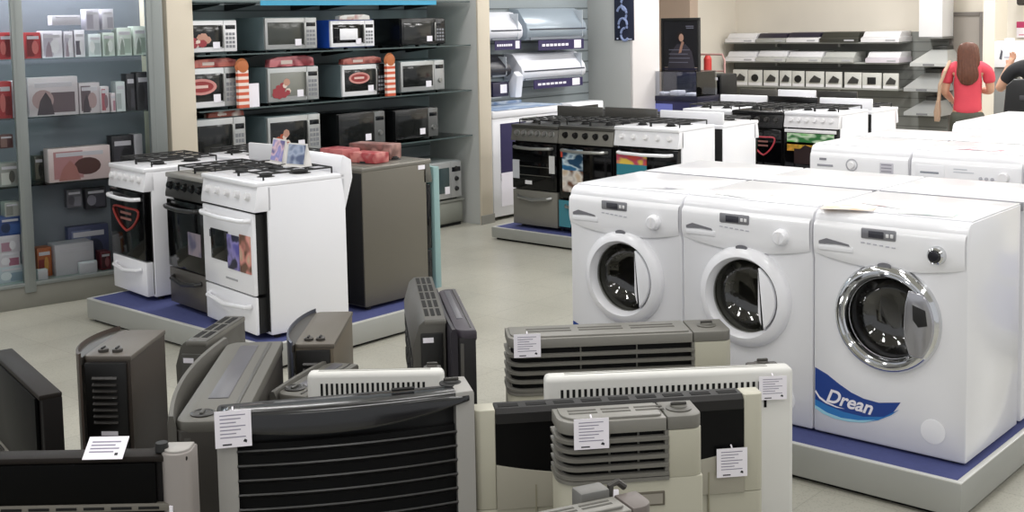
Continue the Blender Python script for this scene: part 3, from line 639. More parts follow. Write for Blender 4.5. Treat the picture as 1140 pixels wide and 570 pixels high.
def heater_visor(label, fr, w, d=.14, h=.66):
    """black front with bowed louvres under a curved glossy visor, light grey uprights at both ends"""
    t = hroot(label, fr); e = w*.075
    bow = .035
    bowf = lambda x: -bow*4*(x/w)*(1-x/w)
    b = MB(); b.box(0, w, .03, d, .05, h-.02, bev=.012); b.build('casing', BLACKM, t)
    path = lambda o=0., n=24: [(e+(w-2*e)*i/n, bowf(e+(w-2*e)*i/n)+o) for i in range(n+1)]
    b = MB(); b.sweep(path(.02), [(-.015, .08), (.0, .08), (.0, h-.10), (-.015, h-.10)]); b.build('back_screen', DARKHOLE, t)
    b = MB(); n = 12
    for k in range(n):
        z = .125+(h-.25)*k/(n-1)
        p = path(.0); b.sweep(p, [(-.026, z-.012), (.006, z+.008), (.0095, z+.012), (.006, z+.016), (-.026, z+.0)])
    b.build('front_louvres', mat('1b1b1c', .3, coat=.3), t)
    # visor: sags at the middle, glossy, one slot at the right
    def vis(u, v):
        x = .02*w+.96*w*u; lo = h-.050-.035*4*u*(1-u)+.025*u; hi = h-.004
        if v < .6:
            s = v/.6; return (x, bowf(x)-.012+.012*s*s, lo+(hi-lo)*s)
        s = (v-.6)/.4; return (x, bowf(x)*(1-s)+s*(d*.42), hi+.004*math.sin(PI*s*.9))
    b = MB(); b.grid(vis, 30, 12); vo = b.build('visor', mat('19191b', .22, coat=.3), t, ang=70, recalc=True)
    vo.modifiers.new('s', 'SOLIDIFY').thickness = .004
    B('visor_slot', DARKHOLE, vo, w*.68, w*.77, .035, .052, h+.004, h+.0095)
    for x0, x1 in ((0, e), (w-e, w)):
        b = MB(); b.prism([(x0, -.008), (x1, bowf(e)*.9-.006) if x0 == 0 else (x1, -.008), (x1, d), (x0, d)] if x0 == 0 else [(x0, bowf(e)*.9-.006), (x1, -.008), (x1, d), (x0, d)], 'z', .04, h+.002 if x0 > 0 else h-.03, bev=.008)
        b.build('side_upright', mat('9a9894', .42), t)
    feet(t, w, d); knob(t, w*.93, d*.6, h-.002, .024, BLACKM); return t
def heater_window(label, fr, w, d=.17, h=.65):
    """beige front with a concave-edged black glass below a black slotted top"""
    t = hroot(label, fr); e = w*.07
    b = MB(); b.prism(plan(w, d, .02, .02), 'z', .05, h-.30, bev=.004); b.build('casing', BEIGE, t)  # beige tones of this heater are darkened for the fading ambient light
    for x0, x1, rl, rr in ((0, e, .02, .004), (w-e, w, .004, .02)):
        b = MB(); b.prism(plan(x1-x0, d, rl, rr, x0=x0), 'z', h-.30, h, bev=.004); b.build('side_upright', mat('b9b6a6', .45), t)
    B('inner_shell', BLACKM, t, e, w-e, .012, d, h-.30, h-.03)
    n = 20; up = lambda u: h-.165-.045*4*u*(1-u)-.0*u
    pts = [(e+(w-2*e)*i/n, up(i/n)) for i in range(n+1)]
    b = MB(); b.prism([(e, h-.30)] + pts + [(w-e, h-.30)], 'y', -.006, .02, bev=.002); b.build('front_panel', mat('a09c8f', .4), t)
    b = MB(); b.prism(pts[::-1] + [(e, h-.045), (w-e, h-.045)][0:0] + [(e, h-.04), (w-e, h-.04)], 'y', -.001, .012); b.build('glass_front', mat('070708', .4, spec=.15), t)
    b = MB(); b.prism([(-.004, h-.042), (-.004, h-.012), (.012, h), (d, h), (d, h-.03)], 'x', e+.001, w-e-.001, bev=.003); top = b.build('top_grille', mat('1f1e1e', .5, spec=.3), t)
    b = MB(); k = 9; st = (w-2*e)/k; d = d*1.0
    for i in range(k):
        x = e+st*i; b.box(x+st*.14, x+st*.86, d*.35, d*.72, h-.001, h+.0012)
    b.build('top_slots', DARKHOLE, top)
    for xs in (.2, .8): B('panel_seam', mat('8f8b78', .6), t, w*xs, w*(xs+.005), -.0075, .0, .06, h-.23)
    feet(t, w, d); return t
def heater_bow(label, fr, w, d=.24, h=.65, col=GREYPL, colf=mat('5f5d58', .42), bow=.05, lip=.035, knobs=True, side=None):
    """bowed front plate that stands above a flat top, knob at the near (right) end, vertical trim"""
    t = hroot(label, fr)
    b = MB(); b.prism(plan(w, d, .03, .03), 'z', .05, h-.03, bev=.004); b.build('casing', side or CHAR, t)
    b = MB(); b.prism(plan(w, d+.004, .045, .045), 'z', h-.045, h, bev=.010); tp = b.build('top_cover', col, t)
    B('top_inlay', mat('55545a', .35), tp, w*.07, w*.76, d*.30, d*.62, h-.001, h+.0025, bev=.002)
    B('rear_rail', mat('4a4946', .4), tp, w*.04, w*.96, d*.78, d*.84, h-.001, h+.004, bev=.002)
    if knobs:
        b = MB(); b.lathe([(.036, 0), (.038, .004), (.031, .007), (.027, .004), (0, .004)], (w-.07, d*.36, h), (0, 0, 1), 28); k = b.build('knob', mat('2c2b2a', .35), tp)
        b = MB(); b.box(w-.092, w-.048, d*.36-.006, d*.36+.006, h+.003, h+.012, bev=.004); b.build('knob_grip', mat('4c4b48', .4), k)
    n = 24
    path = [(w*i/n, -bow*4*(i/n)*(1-i/n)-.004) for i in range(n+1)]
    b = MB(); b.sweep(path, [(0, .05), (.014, .07), (.014, h-.01), (.008, h+lip*.55), (-.004, h+lip*.5), (-.012, h-.02), (-.012, .05)]); b.build('front_plate', colf, t)
    b = MB(); b.prism([(w+.001, .03), (w+.001, d*.24), (w-.03, d*.24), (w-.03, .03)], 'z', .05, h-.05, bev=.004); b.build('corner_trim', mat('4d4b47', .45), t)
    feet(t, w, d); return t
def heater_end(label, fr, w, d, h=.65, side=mat('332b25', .45), shield=None, top=mat('57514a', .45), slots=8, bowed=.055, mark=True):
    """small heater seen from its louvred end: bowed shield on the front, dials on top"""
    t = hroot(label, fr)
    b = MB(); b.prism(plan(w, d, .02, .02), 'z', .05, h-.012, bev=.003); b.build('casing', side, t)
    b = MB(); b.prism(plan(w+.004, d+.004, .025, .025), 'z', h-.02, h, bev=.006); tp = b.build('top_cover', top, t)
    for k, y in enumerate((.32, .62)): 
        b = MB(); b.lathe([(.018, 0), (.018, .010), (.013, .013), (0, .013)], (w-.05, d*y, h), (0, 0, 1), 16); kk = b.build('dial', CHAR, tp)
        B('dial_grip', BLACKM, kk, w-.064, w-.036, d*y-.004, d*y+.004, h+.010, h+.018, bev=.002)
    B('end_panel', mat('100f0e', .4), t, w, w+.012, .008, d-.012, .06, h-.022, bev=.004)
    b = MB()
    for k in range(slots):
        z = h-.075-.022*k; b.prism([(w+.010, z), (w+.020, z-.006), (w+.020, z-.002), (w+.010, z+.006)], 'y', .035, d-.045)
    b.build('end_louvres', mat('24211f', .4), t)
    if mark: B('maker_mark', PAPER, t, w+.012, w+.0135, d*.35, d*.70, h-.085-.022*slots-.014, h-.085-.022*slots, bev=.0)
    n = 20; m2 = shield or mat('4a3f39', .4)
    path = [(-.01+(w+.02)*i/n, -bowed*(4*(i/n)*(1-i/n))**.8-.006) for i in range(n+1)]
    b = MB(); b.sweep(path, [(-.004, .08), (.004, .08), (.004, h+.008), (-.004, h+.012)]); b.build('front_shield', m2, t)
    b = MB(); b.prism(path+[(w+.01, .0), (-.01, .0)], 'z', h-.03, h-.004); b.build('shield_bracket', CHAR, t)
    feet(t, w, d); return t
def heater_grille(label, fr, w, d, h=.65, col=mat('4d4b46', .45), mark=True, frontslots=True, endm=None, pitch=.085, ny=2, zd=.075):
    """heater with a grille of oblong slots over its top and front, plain dark end with a small white mark"""
    t = hroot(label, fr)
    b = MB(); b.prism([(d, .05), (0.01, .05), (0.0, h-.10), (.03*d/.16, h-.02), (.06*d/.16, h), (d, h)], 'x', 0, w, bev=.006); b.build('casing', col, t)
    b = MB(); n = max(3, int(w/pitch)); st = (w-.06)/n
    for i in range(n):
        for j in range(ny):
            y0 = .066*d/.16+(d*.55)/ny*j; b.box(.03+st*i, .03+st*i+st*.80, y0, y0+(d*.55)/ny*.66, h-.001, h+.0012)
    b.build('top_slots', DARKHOLE, t); b = MB()
    for i in range(n):
        if frontslots:
            for j in range(3):
                z = h-.15-.075*j; b.box(.03+st*i, .03+st*i+st*.78, -.0002+.0 , .02, z-.05, z)
    b.build('front_slots', DARKHOLE, t)
    B('top_frame', mat('6a6862', .4), t, -.002, w+.002, .35*d, d+.002, h-.022, h-.002, bev=.006)
    e = B('end_panel', endm or mat('121110', .4), t, w, w+.010, .03, d-.012, .06, h-.05, bev=.004)
    B('end_seam', mat('4a4844', .4), e, w+.008, w+.013, .03, d-.012, h-.22, h-.212)
    if mark: B('maker_mark', PAPER, t, w+.009, w+.0115, d*.30, d*.62, h-.085, h-.066)
    feet(t, w, d); return t
def heater_glass(label, fr, w, d=.12, h=.60, endcap=True, zgr=.16):
    t = hroot(label, fr)
    B('casing', mat('100d0c', .6, spec=.2), t, 0, w-.002, .01, d, .05, h-.014, bev=.006)
    B('top_rail', mat('1d1815', .6, spec=.2), t, 0, w-.002, .0, d, h-.018, h, bev=.006)
    gl = B('glass_front', mat('060606', .5, spec=.08), t, .015, w-(.085 if endcap else .04), -.004, .008, h-zgr, h-.018, bev=.002)
    b = MB(); b.box(.0, w-.05, -.008, .01, h-zgr-.020, h-zgr, bev=.003); b.m = 1; n = 7; st = (w-.08)/n
    for i in range(n): b.box(.02+st*i, .02+st*i+st*.75, -.0095, -.006, h-zgr-.014, h-zgr-.007)
    b.build('grille_strip', [mat('6b675f', .5), DARKHOLE], t)
    B('lower_panel', mat('1d1715', .6, spec=.2), t, .01, w-.03, -.004, .012, .06, h-zgr-.03, bev=.004)
    if endcap:
        b = MB(); pl = [(w-.075, d+.012)] + arc(w-.035, .028, .040, PI, 2*PI, 12) + [(w+.005, d+.012)]
        b.prism(pl, 'z', .05, h+.006, bev=.006); ec = b.build('end_cap', mat('8b8581', .42), t)
        b = MB(); b.prism([(p[0]*.86+(w-.035)*.14, p[1]*.82+.008) for p in pl], 'z', h+.004, h+.012, bev=.003); b.build('cap_lid', mat('a5a19d', .4), ec)
        b = MB(); b.lathe([(.018, 0), (.016, .022), (0, .024)], (w-.075, d*.45, h+.004), (0, 0, 1), 16); b.build('knob', BLACKM, ec)
        B('end_mark', PAPER, ec, w-.05, w-.041, -.0145, -.008, h-.17, h-.13)
    feet(t, w, d); return t

HT = {}
def put(key, fn, p, q, h, *a, **k):
    fr, w = hframe(p, q, h); HT[key] = (fr, w, h); return fn(a[0], fr, w, h=h, **k)
put('visor', heater_visor, (240, 459), (527, 434), .71, 'wide black heater with bowed louvres and light grey uprights')
put('window', heater_window, (528, 458), (850, 438), .64, 'beige heater with black slotted top and concave black glass', d=.07)
put('slots', heater_slots, (607, 421), (884, 409), .62, 'wide off-white heater with one long row of vertical slots', n=36, zt=.042, sl=.038, d=.07)
put('louver', heater_louver, (566, 377), (815, 367), .62, 'wide grey and beige louvred heater nearest the washers', d=.18, gz=.17, n=5, colw=.17)
put('small', heater_louver, (623, 470), (783, 460), .70, 'narrow grey and beige louvred heater before the black-glass one', d=.13, gz=.132, n=5, colw=.245)
put('front', heater_louver, (560, 595), (730, 559), .72, 'brownish heater top at the bottom edge, before the narrow louvred one', d=.085, gz=.10, n=3, colw=.15, body=mat('6a625e', .45), grey=mat('6b635f', .45), badge=False, dial=False)
put('whitec', heater_slots, (341, 416), (494, 413), .60, 'narrow off-white slotted heater behind the wide black one', n=21, d=.06, zt=.036, sl=.045, x0=.10, x1=.88)
put('bow', heater_bow, (253, 381), (193, 470), .58, 'long grey heater seen end-on with round knob and bowed plate', d=.205)
put('bow2', heater_bow, (366, 402), (305, 438), .50, 'grey heater with dark knob ring, left of the narrow white slotted one', d=.12, bow=.01, lip=.01)
put('end', heater_end, (134, 367), (92, 396), .66, 'brown heater with louvred end and white mark, left of the long grey one', d=.165)
put('end2', heater_end, (352, 347), (327, 383), .57, 'small brown heater with bluish shield, in front of the white cooker', d=.15, shield=mat('4c4f5c', .35, .2), side=mat('6b6152', .45), top=mat('5d574e', .45), bowed=.05, slots=3)
put('grille', heater_grille, (240, 351), (194, 379), .56, 'small grey slot-topped heater below the white cooker with printed card', d=.13, endm=mat('4a4945', .45), pitch=.10)
put('grille2', heater_grille, (449, 309), (459, 357), .66, 'tall-looking grey heater with oblong slots over top and front', d=.125, pitch=.15, ny=3)
put('dark', heater_bow, (487, 322), (507, 368), .64, 'dark purplish heater beside the slot-grilled one, near the open floor', d=.075, bow=.006, lip=.006, knobs=False, col=mat('3f3a42', .45), colf=mat('2a272e', .45), side=mat('151315', .5))
put('glassl', heater_glass, (-10, 391), (43, 441), .64, 'dark brown heater cut off by the left picture edge', endcap=False, d=.072, zgr=.30)
put('glassf', heater_glass, (-40, 512), (209, 507), .66, 'black glass heater with rounded grey end cap at bottom left', d=.065, zgr=.125)

# ------------------------------------------------------------------ price cards
def card(label, key, px0, py0, px1, py1, off=.016, tilt=0., onfr=None):
    fr, w, h = HT[key]; a = fr.hit(px0, (py0+py1)/2, -off); c = fr.hit(px1, (py0+py1)/2, -off); u = fr.hit((px0+px1)/2, py0, -off); v = fr.hit((px0+px1)/2, py1, -off)
    W = c.x-a.x; H = u.z-v.z; o = fr.wor(((a.x+c.x)/2, -off, (u.z+v.z)/2))
    b = MB(); b.box(-W/2, W/2, 0, .0012, -H/2, H/2); b.m = 1
    for k in range(7):
        z = H*.36-H*.10*k; b.box(-W*.36, W*(.34-.13*((k*7) % 3)), -.0004, 0, z, z+H*.028)
    b.m = 2; b.prism([(W*.26, -H*.36), (W*.36, -H*.40), (W*.37, -H*.33), (W*.31, -H*.29)], 'y', -.0005, 0)
    b.box(-W*.30, -W*.05, -.0005, 0, -H*.44, -H*.40)
    b.m = 0; b.cyl((0, .0006, H/2), (0, .012, H/2+.006), .0025, seg=8)
    ob = b.build('price_card', [PAPER, INK, BLACKINK]); ob.location = o; ob.rotation_euler = (tilt, 0, fr.a)
    return tag(ob, label, 'price card', 'price cards on the heaters')
card('white price card on the wide black heater with bowed louvres', 'visor', 239, 457, 280, 498, off=.03)
card('white price card on the narrow grey and beige heater', 'small', 639, 466, 678, 500)
card('white price card on the wide grey louvred heater near the washers', 'louver', 572, 372, 602, 398)
card('white price card on the right upright of the black-glass heater', 'window', 798, 499, 832, 531)
card('white price card on the right end of the wide slotted heater', 'slots', 845, 419, 876, 445)
fr, w, h = HT['glassf']; q = fr.hit(120, 500, .02)
b = MB(); b.box(-.052, .052, 0, .0015, 0, .075); b.m = 1
for k in range(4): b.box(-.04, .035-.012*(k % 2), -.0005, 0, .055-.011*k, .059-.011*k)
b.m = 2; b.box(.028, .036, -.0006, 0, .012, .02)
ob = b.build('price_card', [PAPER, INK, BLACKINK]); ob.location = fr.wor((q.x, -.026, h+.004)); ob.rotation_euler = (-1.05, 0, fr.a)
tag(ob, 'white price card lying tilted on the black glass heater', 'price card', 'price cards on the heaters')
# plastic wire tie hanging on the black glass heater
# ------------------------------------------------------------------ glass display cabinet and its goods
c0 = Vector((-7.308, 3.402, 0)); c1 = Vector((-7.214, 3.90, 0)); cd = (c1-c0).normalized(); CA = math.atan2(cd.y, cd.x)
CFR = Frame(c0 - cd*.95, CA)
cx = lambda px, py: CFR.hit(px, py, 0).x
CL = cx(186, 150); CD = .36; CH = 2.6
cab = thing('display_cabinet', 'tall glass display cabinet with aluminium frame, full of small boxes', 'cabinet', CFR)
CALU = mat('8f9492', .4, .5)
B('base', mat('7d7c74', .5), cab, 0, CL, .0, CD, 0, .14, bev=.004)
B('back_panel', mat('787d86', .6), cab, 0, CL, CD-.02, CD, .14, CH)
B('top_panel', CALU, cab, 0, CL, 0, CD, CH-.04, CH)
pm0, pm1 = cx(21, 200), cx(34, 200); pr0 = cx(168, 150)
for x0, x1 in ((0, .04), (pm0, pm1), (pr0, CL)):
    b = MB(); b.box(x0, x1, -.012, .03, .10, CH, bev=.004); b.box(x0+.3*(x1-x0), x0+.4*(x1-x0), -.014, -.01, .10, CH); b.build('frame_post', CALU, cab)
B('side_panel', CALU, cab, CL-.008, CL, .03, CD, .14, CH)
b = MB(); b.box(0, CL, -.008, .028, .14, .165, bev=.003); b.build('bottom_rail', CALU, cab)
# shelf heights read at mid cabinet
sx = 100
SHZ = [CFR.hit(sx, y, .1).z for y in (63, 126, 199, 290)]
for z in SHZ[:3]: B('shelf', glassmat('eef6f3', .03), cab, .02, CL-.02, .06, CD-.03, z-.008, z)
B('shelf', mat('9aa39f', .3), cab, .02, CL-.02, .035, CD-.03, .141, .16)
for x0, x1 in ((.04, pm0), (pm1, pr0)): B('glass_door', glassmat('fdfefe', .014), cab, x0, x1, .004, .010, .165, CH-.05)
GB = 'boxes in the glass cabinet'
def goods(label, px0, py0, px1, py1, shelf, cols, y=.10, dep=.10, rough=.4, cat='box', name='product_box', kindm=None, deco=None):
    zb = .16 if shelf > 2 else SHZ[shelf]
    a = CFR.hit(px0, py1, y); c = CFR.hit(px1, py1, y); t = CFR.hit((px0+px1)/2, py0, y); bt = CFR.hit((px0+px1)/2, py1, y)
    w = max(.015, c.x-a.x); h = max(.02, t.z-bt.z); dep = min(dep, CD-.03-y)
    z0 = zb if shelf >= 0 else bt.z
    o = thing(name, label, cat, Frame(CFR.wor((a.x, y, z0)), CA), GB)
    b = MB(); b.box(0, w, 0, dep, 0, h, bev=.002); b.build('carton', mat(cols[0], rough), o)
    b = MB(); k = (px0*7+py0*3) % 5
    if len(cols) > 1:
        b.m = 1; b.box(w*(.08 if k < 3 else .45), w*(.55 if k < 3 else .93), -.0010, 0, h*.08, h*(.60 if k % 2 else .9))
        if len(cols) > 2:
            b.m = 2; b.prism([(w*(.62 if k < 3 else .28)+w*.22*math.cos(a)*(1 if k != 1 else .7), h*.42+h*.26*math.sin(a)) for a in [i_*PI/7 for i_ in range(14)]], 'y', -.0018, 0)
        if len(cols) > 3:
            b.m = 3; b.prism([(w*.15, h*.03), (w*.5, h*.03), (w*.44, h*.42), (w*.34, h*.62), (w*.22, h*.40)], 'y', -.0024, 0)
        b.m = 0
    b.box(w*.12, w*.88, -.0028, .0, h*.74, h*.86)
    b.build('printed_face', [mat(deco or 'd9d5dc', .5)] + [mat(c, .4) for c in cols[1:4]], o)
    return o, w, h, z0
RED = ('a83236', '7c2226', 'd0706c'); WHT = ('e3dee6', 'c9c2d0', 'f0edf2', 'a08f9a'); PHO = ('d0c6ca', '6a5a60', 'b59a9a', '4a4048'); GRN = ('cfd8cf', 'a9b8ac', 'e6ebe6', '8f9a90'); DRK = ('2c2a30', '45424a', '1c1b20'); PNK = ('e2cccb', 'c08a8c', '5b3a36', 'b57a74')
goods('red box behind the left glass pane, upper shelf', 0, 33, 14, 63, 0, RED)
goods('red box just right of the aluminium post, upper shelf', 29, 33, 46, 62, 0, RED)
o, w, h, z = goods('white box with pink picture, next to the red box on the upper shelf', 47, 31, 70, 61, 0, WHT)
goods('slim white box left of centre on the upper shelf', 72, 32, 82, 61, 0, WHT)
goods('slim white box with dark dots, centre of the upper shelf', 84, 31, 95, 61, 0, ('e8e4ea', '6a6470', 'f0eef2'))
o2, w2, h2, z2 = goods('pale grey box under the upright carton, upper shelf', 99, 35, 113, 60, 0, ('d9e0e0', 'bcc6c6', 'eef0f0'))
goods('pale green-white box right of centre on the upper shelf', 115, 34, 128, 60, 0, GRN)
goods('green-spotted white box second from the right post, upper shelf', 131, 27, 147, 58, 0, GRN)
goods('green-spotted white box nearest the right post, upper shelf', 149, 25, 166, 57, 0, GRN)
goods('long white carton lying on the pink-picture box', 58, 17, 90, 28, -1, ('ded9e2',), y=.105, dep=.09)
goods('white carton standing on the pale grey box', 96, 10, 111, 34, -1, ('d9d4de', 'b7b0bd'), y=.105)
goods('white carton standing on the pale green-white box', 114, 10, 127, 33, -1, ('dcd8e0', 'b4afba'), y=.105)
goods('red box behind the left glass pane, second shelf', 0, 86, 14, 127, 1, RED)
goods('pale box behind the left post, second shelf', 15, 86, 24, 127, 1, WHT)
goods('wide printed carton with a dark picture, second shelf', 33, 84, 88, 127, 1, PHO, y=.08)
goods('small printed carton beside the wide one, second shelf', 89, 88, 112, 122, 1, PHO)
goods('white bottle-like pack standing on the second shelf', 130, 87, 140, 120, 1, ('dfe4e4', 'b5bcbc'))
goods('dark pack beside the white bottle-like pack', 142, 78, 151, 119, 1, DRK)
goods('black box nearest the right post, second shelf', 153, 76, 171, 118, 1, DRK)
goods('wide carton with a portrait picture, third shelf', 55, 164, 124, 201, 2, PNK, y=.07)
goods('dark pack at the rear of the third shelf, left', 50, 140, 72, 172, 2, ('3a3a34', '55574e', '24241f'), y=.22)
goods('dark pack at the rear of the third shelf, centre', 75, 137, 96, 170, 2, ('2c2c28', '4a4a44', '1c1c1a'), y=.22)
goods('black pack near the right post, third shelf', 126, 150, 150, 193, 2, DRK, y=.18)
goods('small white pack near the right post, third shelf', 151, 149, 160, 192, 2, ('d8d4da',), y=.18)
goods('grey and white box behind the left glass pane, third shelf', 0, 177, 22, 203, 2, ('9a9a94', 'd0d0ca', '5e5e58'))
goods('white boxed appliance with cut-out grip, bottom shelf', 62, 258, 105, 292, 3, ('d2ced4',), y=.09, dep=.16)
goods('orange and red pack left of the white boxed appliance', 42, 264, 58, 296, 3, ('b5673a', '8c3a34', 'd09a50'), y=.14)
goods('blue boxed set, lower of the pair behind the white appliance', 77, 236, 122, 282, 3, ('4a4f72', '7d84a4', '33364e', 'a9aec4'), y=.26)
goods('grey carton standing on the blue boxed set, left', 75, 211, 92, 231, -1, ('6d6a72', '8a8790', '55525a'), y=.265, dep=.06)
goods('dark carton standing on the blue boxed set, right', 96, 209, 119, 232, -1, ('2e2c34', '4d4a55', '8a8692'), y=.265, dep=.06)
goods('small white packet lying at the front of the bottom shelf', 89, 295, 109, 308, 3, ('dedbe0',), y=.04, dep=.04)
goods('small round-edged white pack at the bottom left, beside the post', 43, 304, 54, 315, 3, ('d6d2d6',), y=.05, dep=.05)
goods('red pack at the right end of the bottom shelf', 113, 283, 124, 303, 3, ('7a2a34', '4a2228', 'a8646a'), y=.08)
goods('blue crate-like box behind the left glass pane', 0, 241, 24, 262, -1, ('2e4a86', '3b5ea0', '1f3358'))
goods('white box with pink marks, upper of two behind the left pane', 0, 262, 23, 281, -1, ('d8d2da', 'b58a9c', 'ece8ee'))
goods('white box with pink marks, lower of two behind the left pane', 0, 281, 23, 297, -1, ('dcd6de', 'a86a80', 'ece8ee'))
goods('pale blue box at the bottom behind the left glass pane', 0, 306, 28, 324, 3, ('c2ccd4', '8fa2b2', 'e2e8ec'))
goods('white gadget box behind the left pane above the blue box', 6, 225, 22, 241, -1, ('b8b8b2', '8e8e88'))

for a in [('small white box in the rear row above the wide printed carton', 60, 70, 78, 92, 1, ('dad4da', '9a8a92', 'c9b0b4')),
          ('small printed carton third from the left on the second shelf', 113, 92, 122, 121, 1, ('d8ccd0', 'b0606a', '8a7078')),
          ('slim pink and white box right of the small printed cartons', 124, 100, 129, 121, 1, ('e2d4d8', 'c08a98')),
          ('low white carton at the front of the third shelf, right of the portrait carton', 127, 184, 140, 196, 2, ('dcd8dc', 'a09aa2')),
          ('dark patterned pack at the rear of the third shelf, beside the post', 38, 148, 48, 176, 2, ('4a4a42', '7a7468', '2a2a26')),
          ('grey pack at the rear of the third shelf, right of centre', 99, 146, 122, 168, 2, ('5c5b55', '8a867a', '33332f')),
          ('dark red pack behind the left glass pane, between the second and third shelf', 0, 150, 15, 165, -1, ('5c3a3a', '8a6a62'))]:
    goods(*a[:7], y=.24 if a[2] < 100 and 'rear' in a[0] or 'rear' in a[0] else .08, dep=.08)
# ------------------------------------------------------------------ microwave shelves
SHM = mat('3b4042', .4, .3); XF = -7.15
SZ = [1.945, 1.572, 1.182, .790]
for i, z in enumerate(SZ):
    t = thing('wall_shelf', ['topmost wall shelf with blue edge strip above the microwaves', 'second wall shelf from the top, carrying silver and white microwaves', 'third wall shelf from the top, carrying microwaves with red packs', 'lowest wall shelf, carrying black and silver microwaves'][i], 'shelf', Frame((-7.075, 4.77, z), PI/2), 'wall shelves in the microwave bay')
    L = 7.54-4.77
    B('board', glassmat('cfdedd', .06), t, 0, L-.01, 0, .53, -.010, 0)
    B('front_edge', mat('4c5a5a', .3), t, 0, L-.01, -.003, 0, -.010, 0)
    for y in (.3, .62, 1.25, 1.55, 2.2, 2.5):
        b = MB(); b.prism([(.15, -.012), (.54, -.012), (.54, -.06), (.50, -.06), (.17, -.024)], 'x', y, y+.012); b.build('bracket', mat('1f2123', .5), t)
    if i == 0: B('edge_strip', mat('3f9fc4', .4), t, .55, 2.35, -.004, .0, -.03, .006, bev=.0)
GM = 'microwave ovens on the wall shelves'
def mw(label, px0, py0, px1, py1, shelf, body, frame, win, panel, style='std', xf=XF, dep=.36, z0=None, sticker=True, pr=None, side=None):
    y0 = hit(px0, (py0+py1)/2, 'x', xf).y; y1 = hit(px1, (py0+py1)/2, 'x', xf).y
    zt = hit((px0+px1)/2, py0, 'x', xf).z; zb = SZ[shelf] if z0 is None else z0
    w = y1-y0; h = max(.2, zt-zb-.0)
    t = thing('microwave_oven', label, 'microwave', Frame((xf, y0, zb), PI/2), GM)
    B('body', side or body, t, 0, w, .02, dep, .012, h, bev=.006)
    for x in (.04, w-.04):
        for y in (.05, dep-.05): B('foot', BLACKM, t, x-.012, x+.012, y-.012, y+.012, 0, .014)
    s = w*.76
    if style == 'knobs': s = w*.72
    d = B('door', frame, t, .003, s, 0, .022, .018, h-.006, bev=.004)
    e = w*.05
    B('window', win, d, e, s-e*.8, -.0025, .002, .018+h*.14, h-h*.15, bev=.002)
    p = B('control_panel', panel, t, s+.002, w-.003, 0, .022, .018, h-.006, bev=.004)
    B('display', mat('15181c', .1), p, s+.015, w-.015, -.002, .002, h*.72, h*.84, bev=.001)
    if style == 'knobs':
        for k in range(3):
            b = MB(); b.lathe([(0, .018), (.016, .018), (.02, .003), (.022, 0)], ((s+w)/2, 0, h*(.80-.26*k)), seg=18); b.build('knob', BLACKM, p)
    elif style == 'two':
        b = MB(); b.lathe([(0, .016), (.018, .016), (.022, 0)], ((s+w)/2, 0, h*.36), seg=18); b.build('knob', STEEL, p)
    else:
        b = MB()
        for k in range(4):
            for j in range(3): b.box(s+.016+j*(w-s-.03)/3, s+.016+(j+.75)*(w-s-.03)/3, -.002, .002, h*(.18+.12*k), h*(.26+.12*k))
        b.build('buttons', mat('7d7f84', .5), p)
        B('handle', STEEL if frame != BLACKG else CHAR, d, s-.022, s-.010, -.022, -.001, h*.18, h*.84, bev=.004)
    if pr: 
        
        b = MB(); x0, x1, za_, zb_ = w*pr[1][0], w*pr[1][1], h*pr[1][2], h*pr[1][3]; W = x1-x0; Hh = zb_-za_
        if pr[0] == 'oval':
            xm, zm = (x0+x1)/2, (za_+zb_)/2
            b.prism([(xm+W*.5*math.cos(a), zm+Hh*.5*math.sin(a)) for a in [i_*PI/10 for i_ in range(20)]], 'y', -.0040, -.002)
            b.m = 1; b.prism([(xm+W*.40*math.cos(a), zm+Hh*.34*math.sin(a)) for a in [i_*PI/10 for i_ in range(20)]], 'y', -.0045, -.002); b.m = 2
            b.box(xm-W*.25, xm+W*.22, -.0050, -.002, zm-Hh*.08, zm+Hh*.10)
            b.build('promo_label', [mat('c98a84', .5), mat('8f2f30', .5), mat('d9b8b0', .5)], d)
        else:
            rr_ = random.Random(px0)
            for k_ in range(16):
                u_ = rr_.random(); v_ = rr_.random()*(.45+.55*u_); q_ = .10+.12*rr_.random(); b.m = 0 if (u_ < .5 or v_ < .2) and rr_.random() < .8 else 1+(rr_.random() < .4)
                cxx = x0+W*(.12+.76*u_); czz = za_+Hh*(.12+.76*v_); a0_ = rr_.random()*6; n_ = 5+k_ % 3
                b.prism([(cxx+W*q_*math.cos(a0_+i_*2*PI/n_), czz+Hh*q_*1.1*math.sin(a0_+i_*2*PI/n_)) for i_ in range(n_)], 'y', -.0034-.0001*k_, -.002)
            b.build('promo_label', [mat(pr[2], .5), mat('d9c8bc', .5), mat('b88a78', .5)], d)
    if sticker: B('price_sticker', PAPER, d, w*.56, w*.68, -.0045, -.002, h*.17, h*.36)
    return t, y0, w, h
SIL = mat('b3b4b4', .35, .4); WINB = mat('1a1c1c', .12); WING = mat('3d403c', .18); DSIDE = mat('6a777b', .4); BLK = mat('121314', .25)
REDPR = ('2a2424', 'b83a34', 'e6ded8', 'c9463a')
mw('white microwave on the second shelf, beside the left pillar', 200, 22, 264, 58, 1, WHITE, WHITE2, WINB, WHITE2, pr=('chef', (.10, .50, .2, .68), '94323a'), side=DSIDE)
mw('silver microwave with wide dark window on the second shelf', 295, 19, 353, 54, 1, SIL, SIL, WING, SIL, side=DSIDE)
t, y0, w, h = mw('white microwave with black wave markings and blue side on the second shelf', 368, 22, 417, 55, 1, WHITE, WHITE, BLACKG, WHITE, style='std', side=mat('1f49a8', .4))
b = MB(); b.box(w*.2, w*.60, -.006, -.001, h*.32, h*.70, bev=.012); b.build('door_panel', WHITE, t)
mw('black microwave at the right end of the second shelf', 447, 20, 496, 53, 1, BLK, BLK, mat('2a2b2b', .1), BLK, side=BLK)
